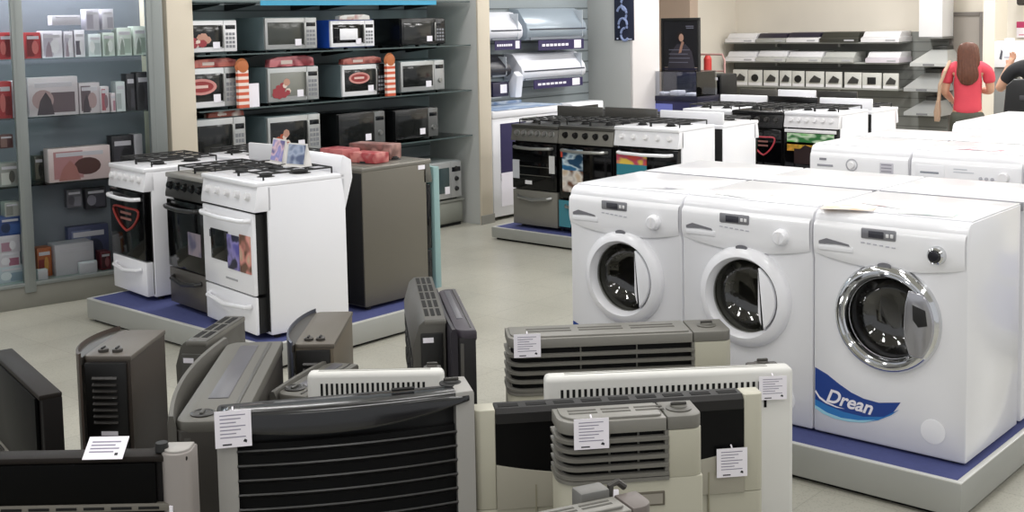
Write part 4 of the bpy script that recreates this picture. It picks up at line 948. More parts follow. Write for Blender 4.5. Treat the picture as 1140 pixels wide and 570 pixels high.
mw('white-framed microwave with a round red emblem, on the third shelf by the pillar', 200, 75, 265, 113, 2, SIL, WHITE2, WINB, SIL, pr=('oval', (.08, .62, .36, .74), 0), side=DSIDE)
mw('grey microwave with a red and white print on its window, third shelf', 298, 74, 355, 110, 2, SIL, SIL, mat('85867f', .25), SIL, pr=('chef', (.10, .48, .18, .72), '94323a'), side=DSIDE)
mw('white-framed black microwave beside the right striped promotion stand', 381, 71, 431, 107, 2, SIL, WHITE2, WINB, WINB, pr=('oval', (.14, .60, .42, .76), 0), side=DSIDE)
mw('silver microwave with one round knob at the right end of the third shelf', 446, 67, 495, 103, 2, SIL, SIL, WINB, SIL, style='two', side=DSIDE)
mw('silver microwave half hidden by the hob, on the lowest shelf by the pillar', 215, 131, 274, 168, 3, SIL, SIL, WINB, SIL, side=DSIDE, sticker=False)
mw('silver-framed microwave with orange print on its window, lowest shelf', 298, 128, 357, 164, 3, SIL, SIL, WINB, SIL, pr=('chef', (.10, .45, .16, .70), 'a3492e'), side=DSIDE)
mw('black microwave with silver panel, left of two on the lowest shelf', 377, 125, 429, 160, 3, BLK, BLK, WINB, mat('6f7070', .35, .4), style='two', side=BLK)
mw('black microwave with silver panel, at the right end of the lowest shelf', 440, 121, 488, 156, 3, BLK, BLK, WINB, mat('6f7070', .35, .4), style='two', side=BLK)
# low cupboard and the oven standing on it
cz = hit(498, 222, 'x', -7.20).z
o = thing('base_cupboard', 'grey low cupboard under the oven with three black knobs', 'cupboard', Frame((-7.17, 4.80, 0), PI/2))
B('carcass', mat('7e8078', .5), o, 0, 2.69, .0, .42, .03, cz-.02, bev=.003); B('top_board', mat('8b8d86', .4), o, 0, 2.70, -.01, .43, cz-.02, cz, bev=.002); B('toe_board', BLACKM, o, .0, 2.68, .02, .4, 0, .03)
for k in range(4): B('door_front', mat('8a8c84', .5), o, .02+.67*k, .67+.67*k-.01, -.004, .002, .045, cz-.03, bev=.002)
mw('silver oven with three black knobs on the grey low cupboard', 470, 181, 514, 222, 0, SIL, SIL, mat('3a4a4c', .15), SIL, style='knobs', xf=-7.15, z0=cz, dep=.34)
# red packs and striped stands on the microwaves
def boxon(label, px0, py0, px1, py1, xf, cols, dep, name='printed_pack', cat='pack', group='red packs lying on the microwaves', z0=None):
    a = hit(px0, py1, 'x', xf); c = hit(px1, py1, 'x', xf); t_ = hit((px0+px1)/2, py0, 'x', xf); u = hit((px0+px1)/2, py1, 'x', xf)
    w = c.y-a.y; z0 = u.z if z0 is None else z0; h = min(t_.z-u.z, min(z for z in SZ if z > z0+.03)-.014-z0)
    o = thing(name, label, cat, Frame((xf, a.y, z0), PI/2), group)
    b = MB(); b.prism([(0, 0), (w, 0), (w*.98, h*.75), (w*.8, h), (w*.2, h*.92), (w*.02, h*.7)], 'y', 0, dep, bev=.004); b.build('carton', printmat(px0 % 40, cols, 10, 10), o)
    B('label_band', mat('d9c4bc', .5), o, w*.25, w*.5, -.0015, 0, h*.25, h*.6); return o
boxon('long red pack on the microwave with the round red emblem', 212, 65, 264, 75, -7.16, ('a8433c', '8c2f30', 'c9756a'), .06)
boxon('crimson pack on the grey microwave of the third shelf', 300, 62, 350, 74, -7.16, ('a82c3a', '7c1f2c', 'd07a80'), .06)
boxon('flat red pack on the white-framed black microwave', 382, 63, 425, 71, -7.16, ('8c3a38', '6a2a2c', 'b86a60'), .06)
boxon('white and red pack on the white microwave with the wave markings', 378, 16, 412, 22, -7.16, ('e6dcd8', 'b0504a', 'f0ebe8'), .06)
boxon('orange and white pack on the half hidden microwave', 232, 122, 272, 130, -7.16, ('b8604a', 'd9cfc8', '8c4438'), .06)
def striped(label, px, py0, py1, xf):
    u = hit(px, py1, 'x', xf); v = hit(px, py0, 'x', xf); u.z = SZ[2]; h = min(v.z, SZ[1]-.014)-u.z-.012
    t = thing('striped_promotion_stand', label, 'promotion stand', Frame((xf, u.y, u.z), PI/2), 'striped promotion stands on the third shelf')
    b = MB(); n = 12; r = .045
    for k in range(n):
        b.m = k % 2; b.box(-r, r, 0, .03, h*.82*k/n, h*.82*(k+1)/n+.0002)
    b.build('striped_leg', [mat('c95a3c', .5), mat('ead9cf', .5)], t)
    b = MB(); b.lathe([(0, .035), (.045, .03), (.06, .015), (.05, 0), (0, -.004)], (0, .03, h*.9), seg=24); b.build('round_head', mat('b5683a', .5), t)
striped('orange and white striped promotion stand beside the left emblem microwave', 272, 67, 113, -7.09)
striped('orange and white striped promotion stand between the two right microwaves', 436, 61, 104, -7.09)
o = B('paper_card', PAPER, None, 0, .09, 0, .002, 0, .17); place(o, Frame((-7.12, hit(277, 100, 'x', -7.12).y, SZ[2]), PI/2)); tag(o, 'white card hanging beside the left striped promotion stand', 'card')

# ------------------------------------------------------------------ air conditioners in the next bay
def acunit(label, px0, py0, px1, py1, xf, body, tagp=True, dep=.24, band=None):
    y0 = hit(px0, py1, 'x', xf).y; y1 = hit(px1, py1, 'x', xf).y; z1 = hit((px0+px1)/2, py0, 'x', xf).z; z0 = hit((px0+px1)/2, py1, 'x', xf).z
    w = y1-y0; h = z1-z0
    t = thing('air_conditioner', label, 'air conditioner', Frame((xf, y0, z0), PI/2), 'wall air conditioners in the next bay')
    hb = h*.26 if tagp else 0
    pr = [(dep, hb), (.05, hb), (.01, hb+(h-hb)*.12), (0, hb+(h-hb)*.3), (.015, hb+(h-hb)*.50), (.12, h*.97), (.16, h), (dep, h)]
    b = MB(); b.prism(pr, 'x', 0, w, bev=.010); b.build('housing', body, t, ang=45)
    b = MB(); zs = hb+(h-hb)*.32; b.box(.03, w-.03, -.003, .03, zs, zs+.012); b.m = 1; b.box(.06, w-.06, .018, .03, hb+.004, hb+(h-hb)*.10); b.build('air_outlet', [mat('3a3e48', .4), mat('7d828a', .5)], t)
    B('end_cap', band or mat('c3c9d0', .35), t, w-.075, w-.07, .002, dep-.02, hb+.02, h-.02)
    b = MB()
    for k in range(10): b.box(.06+k*(w-.12)/10, .06+(k+.8)*(w-.12)/10, .17, .22, h-.001, h+.002)
    b.build('intake_slots', mat('8a9098', .5), t)
    if tagp:
        g = B('energy_label', mat('2d2450', .5), t, w*.18, w*.95, .01, .016, hb*.05, hb*.98)
        b = MB()
        for k in range(7): b.box(w*(.24+.065*k), w*(.24+.065*k+.048), .0085, .0105, hb*.40, hb*.62)
        b.box(w*.78, w*.9, .0085, .0105, hb*.15, hb*.9); b.build('label_print', PAPER, g)
    return t
ACB = mat('97a2ac', .3, .2); ACW = mat('dcdde4', .35)
acunit('white air conditioner with purple label, upper left beside the pillar', 545, 13, 583, 56, -7.34, ACW)
acunit('blue grey air conditioner at the upper right of the bay', 588, 9, 654, 56, -7.36, ACB)
acunit('white air conditioner with purple label at the lower right of the bay', 582, 58, 653, 98, -7.36, ACW)
acunit('dark air conditioner at the lower left beside the pillar', 545, 61, 570, 86, -7.36, mat('2a2930', .4), tagp=False)
b = MB(); b.box(0, .22, 0, .2, 0, .13, bev=.006); b.m = 1; b.box(.10, .19, -.003, 0, .03, .11); o = b.build('dark_carton', [mat('241f3a', .5), PAPER]); place(o, Frame((-7.36, hit(549, 105, 'x', -7.36).y, hit(560, 106, 'x', -7.36).z-.010), PI/2)); tag(o, 'dark purple carton with white label, under the dark air conditioner', 'carton')
for i, z in enumerate((hit(560, 88, 'x', -7.36).z-.01, hit(560, 106, 'x', -7.36).z-.012)):
    o = B('bay_shelf', mat('9a9ea2', .4, .3), None, 0, (.34, .52)[i], 0, .26, -.012, 0, bev=.002); place(o, Frame((-7.36, 7.72, z), PI/2)); tag(o, ['shelf board under the dark air conditioner', 'shelf board under the dark purple carton'][i], 'shelf')
b = MB(); b.prism([(0, 0), (.07, 0), (.10, .12), (.02, .24), (-.03, .2)], 'x', 0, .10, bev=.02); o = b.build('air_outlet_hood', ACW); place(o, Frame((-7.30, hit(573.5, 104, 'x', -7.30).y, hit(581, 106, 'x', -7.36).z-.010), PI/2)); tag(o, 'small slanted white cover between the dark carton and the right units', 'cover')
# chest freezers below, one under a blue printed sheet
xf = -7.03
ya, yb = hit(548, 125, 'x', xf).y, hit(626, 125, 'x', xf).y; zt = hit(590, 112, 'x', xf).z; zb = hit(590, 122, 'x', xf).z
t = thing('chest_freezer', 'white chest freezer under a pale blue printed sheet, behind the steel cooker', 'freezer', Frame((xf, ya, 0), PI/2))
w = yb-ya; zl = zb+.0
B('body', WHITE, t, 0, w, 0, .55, .03, zl-.05, bev=.012)
lidp = B('lid', WHITE, t, -.004, w+.004, -.01, .56, zl-.05, zl+.02, bev=.012)
b = MB(); b.box(.02, w-.01, -.012, .56, zl+.02, zl+.024); b.build('printed_sheet', printmat(40, ('a9c0da', '7f9cc4', 'd3deea', '8fa6c8'), 4, 4), lidp)
b = MB(); b.box(0, w, .50, .56, zl+.02, zl+.05, bev=.01); b.build('rear_sheet', printmat(41, ('a9c0da', '7f9cc4', 'd3deea', '8fa6c8'), 4, 4), lidp)
B('energy_label', mat('2b2550', .5), t, .10, .45, -.004, .002, .35, zl-.10); B('handle', ALU, t, w*.4, w*.6, -.03, .0, zl-.09, zl-.065, bev=.006)
B('white_card', PAPER, t, .10, .5, -.006, .0, .12, .42); 
for x in (.05, w-.05): B('foot', BLACKM, t, x-.02, x+.02, .04, .5, 0, .03)
xf2 = -6.9; ya = hit(637, 120, 'x', xf2).y; yb = hit(672, 120, 'x', xf2).y; z0 = hit(650, 127, 'x', xf2).z; z1 = hit(650, 114, 'x', xf2).z
t = thing('chest_freezer', 'white cabinet with dark glass inset, beyond the sheeted freezer', 'freezer', Frame((xf2, ya, 0), PI/2))
B('body', WHITE, t, 0, yb-ya, 0, .16, .02, z1, bev=.012); B('window', BLACKG, t, .09, yb-ya-.09, -.003, .0, z0+.0, z1-.03, bev=.004); B('toe_base', BLACKM, t, .02, yb-ya-.02, .02, .15, 0, .02)

# strip lamps inside the glass cabinet, under its top and along the right post
def strip(fr, x, y, z, sx, sy, e, rot):
    l = bpy.data.lights.new('cabinet_lamp', 'AREA'); l.shape = 'RECTANGLE'; l.size = sx; l.size_y = sy; l.energy = e; l.color = (.92, .96, 1)
    o = bpy.data.objects.new('cabinet_lamp', l); COL.objects.link(o); o.location = fr.wor((x, y, z)); o.rotation_euler = rot; return o
strip(CFR, CL*.5, .10, CH-.06, CL*.9, .06, CABL, (0, 0, CA))
# ------------------------------------------------------------------ far end of the shop
YB = 14.9
def rectY(px0, py0, px1, py1, Y):
    a = hit(px0, (py0+py1)/2, 'y', Y); c = hit(px1, (py0+py1)/2, 'y', Y); u = hit((px0+px1)/2, py0, 'y', Y); v = hit((px0+px1)/2, py1, 'y', Y)
    return a.x, c.x, v.z, u.z
x0, x1, z0, z1 = rectY(803, 36, 1056, 120, 14.84)
b = MB(); x0 = max(x0, XN+.01); b.box(x0, x1, 14.84, 14.898, 0, z1); b.m = 1
z = .2
while z < z1-.05: b.box(x0+.01, x1-.01, 14.836, 14.841, z, z+.012); z += .12
o = b.build('slat_panel', [mat('878985', .6), mat('6e706d', .7)]); tag(o, 'grey slatted display panel on the back wall holding the range hoods', 'wall panel')
HZ = []
for i, py in enumerate((47, 69, 97)):
    xa, xb, za, zb = rectY(806, py, 1000, py+1.5, 14.45)
    HZ.append(zb)
    t = thing('hood_shelf', ['upper shelf on the back wall, under the dark and white slim hoods', 'middle shelf on the back wall, under the white slim hoods', 'lower shelf on the back wall, under the hob panels'][i], 'shelf', Frame((xa, 14.45, zb), 0), 'shelves on the back wall')
    B('board', mat('9a9c98', .5), t, 0, xb-xa, 0, .38, -.02, 0, bev=.002)
    for k in (.25, .62): B('bracket', mat('b7b8b4', .4, .4), t, (xb-xa)*k, (xb-xa)*k+.03, .30, .385, -.07, -.02)
def slim(label, px0, py0, px1, py1, top, low, row, rnd=.3):
    xa, xb, za, zb = rectY(px0, py0, px1, py1, 14.42); w = xb-xa; h = max(.06, zb-za); za = HZ[0 if 'upper' in row else 1]
    t = thing('range_hood', label, 'range hood', Frame((xa, 14.42, za), 0), 'slim range hoods on the '+row)
    b = MB(); b.prism([(0, 0), (0, h*.35), (.05, h*.5), (.40, h*.5), (.40, 0)], 'x', 0, w, bev=.008); b.build('visor', low, t)
    b = MB(); b.prism([(.04, h*.48), (.10, h*.96), (.13, h), (.40, h), (.40, h*.48)], 'x', .01, w-.01, bev=.008); b.build('upper_body', top, t)
    B('switch_strip', mat('b8b8bc', .4), t, w*.65, w*.9, -.004, .002, h*.1, h*.25)
    B('grease_filter', STEELD, t, w*.08, w*.92, .05, .36, -.004, .002)
W, D, K = WHITE2, mat('3a3a34', .35), mat('2f2c3a', .3)
r1 = 'upper shelf'; r2 = 'middle shelf'
slim('white slim hood at the left end of the upper shelf', 807, 37, 840, 47, W, W, r1)
slim('black-topped slim hood second on the upper shelf', 841, 37, 874, 47, K, mat('a9aaa6', .3), r1)
slim('black-topped slim hood with white front, third on the upper shelf', 875, 36, 911, 47, K, W, r1)
slim('dark olive slim hood on the upper shelf', 912, 35, 955, 46.5, D, D, r1)
slim('white slim hood at the right end of the upper shelf', 958, 35, 1001, 47, W, W, r1)
slim('white slim hood at the left end of the middle shelf', 807, 58, 840, 69, W, W, r2)
slim('white slim hood second on the middle shelf', 841, 58, 874, 70, W, mat('c6c7c3', .35), r2)
slim('white slim hood third on the middle shelf', 875, 58, 914, 69.5, W, mat('cccdc9', .35), r2)
slim('grey-white slim hood fourth on the middle shelf', 915, 57, 950, 68.5, mat('c4c5c0', .35), mat('b7b8b4', .35), r2)
slim('white slim hood at the right end of the middle shelf', 963, 55, 1001, 67, W, mat('d9d2da', .35), r2)
def hob(label, px0, px1, kind):
    xa, xb, za, zb = rectY(px0, 79, px1, 96.5, 14.46); w = xb-xa; h = zb-za; za = HZ[2]
    t = thing('hob_panel', label, 'hob panel', Frame((xa, 14.46, za), 0), 'hob panels standing on the lower shelf')
    B('board', mat('d2d2cc', .45), t, 0, w, 0, .03, 0, h, bev=.004)
    b = MB()
    if kind == 0:
        b.prism([(w*.2, h*.3), (w*.8, h*.3), (w*.85, h*.55), (w*.5, h*.75), (w*.3, h*.5)], 'y', -.02, .002, bev=.003)
    elif kind == 1: b.lathe([(h*.24, 0), (h*.22, .02), (0, .02)], (w*.5, 0, h*.5), seg=20)
    else: b.box(w*.28, w*.72, -.015, .002, h*.28, h*.72, bev=.004)
    b.build('picture', BLACKM if kind != 0 else mat('3a3a38', .4), t)
    B('lower_strip', WHITE2, t, .005, w-.005, -.004, .0, .005, h*.2)
for i, (a, c, k, l) in enumerate([(816, 832, 0, 'first hob panel from the left on the lower shelf'), (833, 848, 1, 'hob panel with round dark hob, second from the left'), (850, 866, 0, 'third hob panel from the left on the lower shelf'), (868, 881, 0, 'fourth hob panel from the left, with slanted dark hob'), (882, 895, 1, 'fifth hob panel from the left on the lower shelf'), (897, 917, 0, 'sixth hob panel from the left, before the busy grey one'), (919, 937, 0, 'seventh hob panel from the left on the lower shelf'), (940, 959, 0, 'eighth hob panel from the left, beside the square one'), (960, 981, 2, 'hob panel with a dark square, second from the right end'), (983, 1000, 0, 'hob panel at the right end of the lower shelf')]): hob(l, a, c, k)
def canopy(label, px0, py0, px1, py1, Y, m, chim=None):
    xa, xb, za, zb = rectY(px0, py0, px1, py1, Y); w = xb-xa; h = zb-za; dep = 14.84-Y
    t = thing('canopy_hood', label, 'range hood', Frame((xa, Y, za), 0), 'pyramid hoods on the back wall')
    tb = MB(); e = .04
    p = [(0, 0), (w, 0), (w, dep), (0, dep)]; q = [(w*.40, dep*.45), (w*.82, dep*.45), (w*.82, dep), (w*.40, dep)]
    V = [tb.bm.verts.new((x, y, 0)) for x, y in p] + [tb.bm.verts.new((x, y, e)) for x, y in p] + [tb.bm.verts.new((x, y, h)) for x, y in q]
    for a in (0, 4):
        for i in range(4): tb.bm.faces.new((V[a+i], V[a+(i+1) % 4], V[a+4+(i+1) % 4], V[a+4+i]))
    tb.bm.faces.new(V[0:4][::-1]); tb.bm.faces.new(V[8:12])
    tb.build('canopy', m, t); B('grease_filter', STEELD, t, w*.1, w*.9, dep*.1, dep*.9, -.006, .001)
    B('switch_strip', mat('7c7d80', .4), t, w*.35, w*.65, -.004, .002, .008, .03)
    hh = chim or .05
    B('chimney', m if chim else mat('4d4e4c', .4, .4), t, w*.42, w*.80, dep*.5, dep-.01, h-.005, h+hh, bev=.004)
HM = mat('c9cbca', .28, .5)
canopy('steel pyramid hood below the white chimney, uppermost of three', 1013, 56, 1055, 74, 14.40, mat('d6d8d6', .3, .3))
canopy('steel pyramid hood in the middle of three beside the woman', 1006, 82, 1046, 102, 14.40, HM)
canopy('steel pyramid hood lowest of three beside the woman', 1006, 113, 1047, 129, 14.40, HM)
xa, xb, za, zb = rectY(1023, 0, 1049, 41, 14.45)
t = thing('hood_chimney', 'white square hood chimney hung high on the wall, left of the grey door', 'hood chimney', Frame((xa, 14.45, za), 0))
B('duct', mat('f0f0f2', .35), t, 0, xb-xa, 0, .36, 0, zb-za+.3, bev=.004); B('lower_rim', mat('8e8f8d', .35, .4), t, -.01, xb-xa+.01, -.01, .37, -.025, 0, bev=.003)
# poster, counter, small things by the niche
xa, xb, za, zb = rectY(683.5, -12, 705, 45, 9.88)
b = MB(); b.box(0, xb-xa, 0, .012, 0, zb-za, bev=.002); pb = b.build('wall_poster', mat('1d2238', .4)); place(pb, Frame((xa, 9.885, za), 0)); tag(pb, 'narrow dark blue wall poster with pale swirls', 'poster')
w = xb-xa; h = zb-za; b = MB()
for cx_, cz_, r, a0, a1 in ((.45, .30, .22, -.5, 3.6), (.55, .12, .20, 1.5, 5.6), (.40, .52, .24, -1., 2.8), (.6, .72, .22, 1., 5.)):
    b.tube([(w*cx_+w*r*math.cos(a0+(a1-a0)*i/14), -.002, h*cz_+w*r*1.3*math.sin(a0+(a1-a0)*i/14)) for i in range(15)], w*.055, seg=6)
b.build('swirl_print', mat('8e9cc4', .5), pb)
b = MB(); b.box(w*.12, w*.2, -.002, .0, h*.02, h*.05); b.box(w*.6, w*.9, -.002, 0, h*.012, h*.035); b.build('corner_print', mat('c9d0e4', .5), pb)
YP = 10.9
xa, xb, za, zb = rectY(736, 20, 778, 112, YP); w = xb-xa; h = zb
t = thing('poster_stand', 'tall black framed poster stand with a dark picture of a person', 'poster stand', Frame((xa, YP, 0), 0))
b = MB()
for a in ((0, w, h-.03, h), (0, w, .02, .10), (0, .022, .1, h-.03), (w-.022, w, .1, h-.03)): b.box(a[0], a[1], 0, .04, a[2], a[3], bev=.003)
b.build('frame', BLACKM, t)
zp = hit(757, 75, 'y', YP).z
s = B('picture', mat('17161b', .35), t, .02, w-.02, .012, .02, zp, h-.03)
B('lower_panel', mat('20203a', .35), t, .02, w-.02, .012, .02, .1, zp-.004)
b = MB(); zc = hit(757, 42, 'y', YP).z
b.prism([(w*.53+.030*math.cos(a), zc+.042*math.sin(a)) for a in [i*PI/9 for i in range(18)]], 'y', .008, .0125)   # face
b.m = 1; b.prism([(w*.50, zc-.10), (w*.54, zc-.045), (w*.58, zc-.04), (w*.60, zc-.055), (w*.57, zc-.09), (w*.53, zc-.16), (w*.46, zc-.17)], 'y', .007, .0124)  # hand at the chin
b.build('portrait_print', [mat('b08a78', .5), mat('a07a68', .5)], s)
b = MB(); b.prism([(w*.16, zc-.33), (w*.24, zc-.16), (w*.42, zc-.07), (w*.64, zc-.07), (w*.80, zc-.15), (w*.88, zc-.33)], 'y', .010, .0123)
b.m = 1; b.prism([(w*.51+.042*math.cos(a), zc+.014+.052*math.sin(a)) for a in [i*PI/9 for i in range(18)]], 'y', .009, .0122); b.build('clothes_print', [mat('37333c', .5), mat('2a1f1c', .5)], s)
b = MB(); b.box(w*.65, w*.85, .009, .0125, h-.095, h-.085); b.box(w*.66, w*.85, .009, .0125, h-.115, h-.105)
for k in range(4): b.box(w*.2, w*(.7+.05*(k % 2)), .009, .0125, zp+.05+.045*k, zp+.058+.045*k)
b.build('print_lines', mat('6a6a78', .5), s)
b = MB(); b.box(-.02, w+.02, -.14, .18, 0, .02, bev=.004); b.build('base_plate', BLACKM, t)
YG = 10.3
xa, xb, za, zb = rectY(709, 80, 776, 107, YG); w = xb-xa
t = thing('display_counter', 'dark blue counter with a clear glass case on top, before the poster stand', 'counter', Frame((xa, YG, 0), 0))
B('body', mat('22224a', .4), t, .0, w, 0, .40, .02, za-.05, bev=.004); B('top', mat('15152c', .3), t, -.01, w+.01, -.01, .41, za-.05, za, bev=.003)
B('toe_base', BLACKM, t, .02, w-.02, .02, .38, 0, .02)
b = MB(); hh = zb-za
for a in ((.005, .01, .0, .39), (w-.01, w-.005, .0, .39)): b.box(a[0], a[1], a[2], a[3], za, zb)
b.box(.01, w-.01, .0, .005, za, zb); b.box(.01, w-.01, .385, .39, za, zb); b.box(.005, w-.005, 0, .39, zb, zb+.005)
b.build('glass_case', glassmat('fafcff', .06), t)
b = MB()
for k in range(3): b.box(w*(.2+.25*k), w*(.35+.25*k), .12, .25, za, za+.03+.02*(k % 2), bev=.005)
b.build('white_exhibit', PAPER, t)
B('front_print', mat('6f78c4', .4), t, w*.1, w*.6, -.004, .0, za-.22, za-.08)
xa, xb, za, zb = rectY(778, 83, 803, 108, 11.3)
t = thing('television', 'small black set standing right of the poster stand', 'television', Frame((xa, 11.3, 0), 0))
B('stand', CHAR, t, .02, xb-xa-.02, .02, .32, 0, za, bev=.004); B('cabinet', BLACKM, t, 0, xb-xa, 0, .34, za, zb, bev=.012); B('screen', BLACKG, t, .02, xb-xa-.02, -.004, .002, za+.04, zb-.02, bev=.004); B('sticker', PAPER, t, (xb-xa)*.6, (xb-xa)*.85, -.006, 0, zb-.06, zb-.03)
xa, xb, za, zb = rectY(786.5, 60, 793, 82, 12.9)
b = MB(); b.cyl(((xb-xa)/2, .06, 0), ((xb-xa)/2, .06, zb-.06), .05, seg=18); b.cyl(((xb-xa)/2, .06, zb-.06), ((xb-xa)/2, .06, zb), .05, .02, seg=18)
o = b.build('post', mat('c23a34', .5)); place(o, Frame((xa, 12.8, 0), 0)); tag(o, 'slim red post seen between the poster stand and the hood shelves', 'post')
b = MB(); b.tube([(0, 0, 0), (0, 0, .9+.35), (.03, 0, .9+.42), (.33, 0, .9+.42), (.36, 0, .9+.35), (.36, 0, 0)], .012, seg=8); b.tube([(0, 0, 1.12), (.36, 0, 1.12)], .008, seg=8)
o = b.build('wire_rack', mat('b98f8a', .4)); p = hit(778, 75, 'y', 12.4); place(o, Frame((p.x, 12.4, 0), 0)); tag(o, 'thin rounded wire rack behind the small black set', 'rack')
# sign and stand, right of the door
xa, xb, za, zb = rectY(1107, 46, 1135, 75, 13.0); w = xb-xa
t = thing('notice_stand', 'white notice box on a grey stand, right of the column', 'notice stand', Frame((xa, 13.0, 0), 0))
B('cabinet', mat('7b7c7a', .5), t, -.01, w*.75, .03, .25, 0, za, bev=.004); B('notice_box', mat('ecebee', .45), t, 0, w, 0, .2, za, zb, bev=.006)
B('notice_top', mat('d8d7dc', .45), t, w*.35, w*.65, .02, .12, zb, zb+.03, bev=.006)
b = MB(); b.prism([(w*.2, za+.09), (w*.30, za+.08), (w*.34, za+.17), (w*.27, za+.19)], 'y', -.003, .001); b.build('printed_mark', mat('55555c', .5), t)
B('printed_line', mat('b5b2bc', .5), t, w*.4, w*.85, -.003, .001, za+.10, za+.115)
xa, xb, za, zb = rectY(1131.5, 24, 1150, 42, 14.86); b = MB(); b.box(0, xb-xa, 0, .02, 0, zb-za, bev=.003); b.m = 1; b.box(.0, xb-xa, -.003, .0, (zb-za)*.62, zb-za); b.box(.03, xb-xa-.02, -.003, 0, .03, (zb-za)*.2)
o = b.build('wall_sign', [mat('f0e8ec', .5), mat('c23a68', .5)]); place(o, Frame((xa, 14.865, za), 0)); tag(o, 'white and magenta wall sign at the right picture edge', 'sign')
xa, xb, za, zb = rectY(1131, -14, 1150, 6, 14.5); b = MB(); b.box(0, xb-xa, 0, .18, 0, zb-za, bev=.03); b.cyl((.08, 0, .07), (.08, -.08, .05), .04, seg=16); b.box(.05, .1, .18, .38, .08, .12)
o = b.build('wall_camera', CHAR); place(o, Frame((xa, 14.5, za), 0)); tag(o, 'dark bracketed box high on the wall above the magenta sign', 'camera')

# ------------------------------------------------------------------ people
def skin(name, verts, edges, m, parent=None, sub=2, root=0):
    """verts: (x, y, z, r[, r2])"""
    me = bpy.data.meshes.new(name); me.from_pydata([v[:3] for v in verts], edges, []); o = bpy.data.objects.new(name, me); COL.objects.link(o)
    o.modifiers.new('skin', 'SKIN').use_smooth_shade = True
    for i, v in enumerate(verts):
        sv = me.skin_vertices[0].data[i]; sv.radius = (v[3], v[4] if len(v) > 4 else v[3]); sv.use_root = (i == root)
    s = o.modifiers.new('sub', 'SUBSURF'); s.levels = s.render_levels = sub
    dg = bpy.context.evaluated_depsgraph_get(); m2 = bpy.data.meshes.new_from_object(o.evaluated_get(dg)); bpy.data.objects.remove(o)
    for p in m2.polygons: p.use_smooth = True
    m2.materials.clear(); m2.materials.append(m); r = bpy.data.objects.new(name, m2); COL.objects.link(r)
    if parent: r.parent = parent
    return r
SKIN = mat('c99a80', .55)
def person(label, fr, H, arms, top, trousers, hair, shoem, hairlen=.28, sleeve=1, extra=None):
    """stands facing +y; arms: two lists of shoulder, elbow, wrist points (unit: H = 1)"""
    s = H
    t = thing('person', label, 'person', fr)
    V = []; E = []
    def add(x, y, z, r, r2=None, frm=None):
        V.append((x*s, y*s, z*s, r*s, (r2 or r)*s)); i = len(V)-1
        if frm is not None: E.append((frm, i))
        return i
    pel = add(0, 0, .53, .085, .062); wa = add(0, .0, .62, .072, .055, pel); ch = add(0, 0, .73, .088, .062, wa); un = add(0, -.005, .80, .062, .05, ch); nk = add(0, .0, .85, .030, .032, un)
    hd0 = add(0, .008, .885, .046, .050, nk); hd = add(0, .012, .93, .052, .060, hd0); ht = add(0, .005, .972, .036, .044, hd)
    nose = add(0, .077, .915, .008, .008, hd)
    for k, sx in ((0, -1), (1, 1)):
        sh, el, wr = arms[k]
        a = add(sx*.065, 0, .805, .045, .045, un); b_ = add(*sh, .036, None, a); c = add(*el, .027, None, b_); m_ = add(*[(el[q]+wr[q])/2 for q in range(3)], .025, None, c); w_ = add(*wr, .017, None, m_)
        d = (Vector(wr)-Vector(el)).normalized(); side = d.cross(Vector((0, 0, 1)));
        if side.length < .1: side = Vector((0, 1, 0))
        side.normalize(); nrm = side.cross(d)
        pm = Vector(wr)+d*.035; p_ = add(*pm, .020, .012, w_)
        for f in range(4):
            o_ = side*(.012*(f-1.5)); L = (.036, .042, .040, .030)[f]
            k0 = add(*(pm+o_+d*.018), .0062, None, p_); k1 = add(*(pm+o_*1.1+d*(.018+L*.5)+nrm*.004), .0056, None, k0); add(*(pm+o_*1.1+d*(.018+L*.9)+nrm*.014), .0046, None, k1)
        t0 = add(*(Vector(wr)+d*.018-side*.020), .0075, None, w_); add(*(Vector(wr)+d*.042-side*.032+nrm*.006), .0062, None, t0)
    for sx in (-1, 1):
        hp = add(sx*.052, 0, .48, .062, .062, pel); th = add(sx*.055, .005, .38, .050, None, hp); kn = add(sx*.055, .008, .275, .036, None, th); cf = add(sx*.056, -.004, .19, .034, None, kn); an = add(sx*.057, -.008, .045, .022, None, cf); add(sx*.060, .055, .018, .019, .014, an)
    skin('body', V, E, SKIN, t)
    # ears
    for sx in (-1, 1):
        b = MB(); b.ico((sx*.054*s, .008*s, .918*s), .013*s, 2, (.5, .8, 1.3)); b.build('ear', SKIN, t)
    # trousers
    V2 = [(0, 0, .56*s, .095*s, .070*s), (0, 0, .505*s, .092*s, .072*s)]; E2 = [(0, 1)]
    for sx in (-1, 1):
        i = len(V2); V2 += [(sx*.052*s, 0, .46*s, .068*s), (sx*.055*s, .005*s, .36*s, .056*s), (sx*.055*s, .006*s, .24*s, .046*s), (sx*.057*s, -.004*s, .06*s, .038*s)]
        E2 += [(1, i), (i, i+1), (i+1, i+2), (i+2, i+3)]
    skin('trousers', V2, E2, trousers, t)
    V3 = [(0, 0, .495*s, .098*s, .074*s), (0, 0, .56*s, .094*s, .070*s), (0, 0, .63*s, .084*s, .066*s), (0, 0, .73*s, .098*s, .072*s), (0, -.004*s, .805*s, .070*s, .056*s), (0, -.002*s, .835*s, .038*s, .040*s)]; E3 = [(0, 1), (1, 2), (2, 3), (3, 4), (4, 5)]
    for k, sx in ((0, -1), (1, 1)):
        sh, el, wr = [tuple(c*s for c in p) for p in arms[k]]; i = len(V3)
        V3 += [(sx*.07*s, 0, .808*s, .050*s), (*sh, .044*s), (*[(sh[q]*.35+el[q]*.65) for q in range(3)], .040*s)]; E3 += [(4, i), (i, i+1), (i+1, i+2)]
        if sleeve == 2:
            V3 += [(*el, .036*s), (*[(el[q]*.15+wr[q]*.85) for q in range(3)], .028*s)]; E3 += [(i+2, i+3), (i+3, i+4)]
    skin('top', V3, E3, top, t)
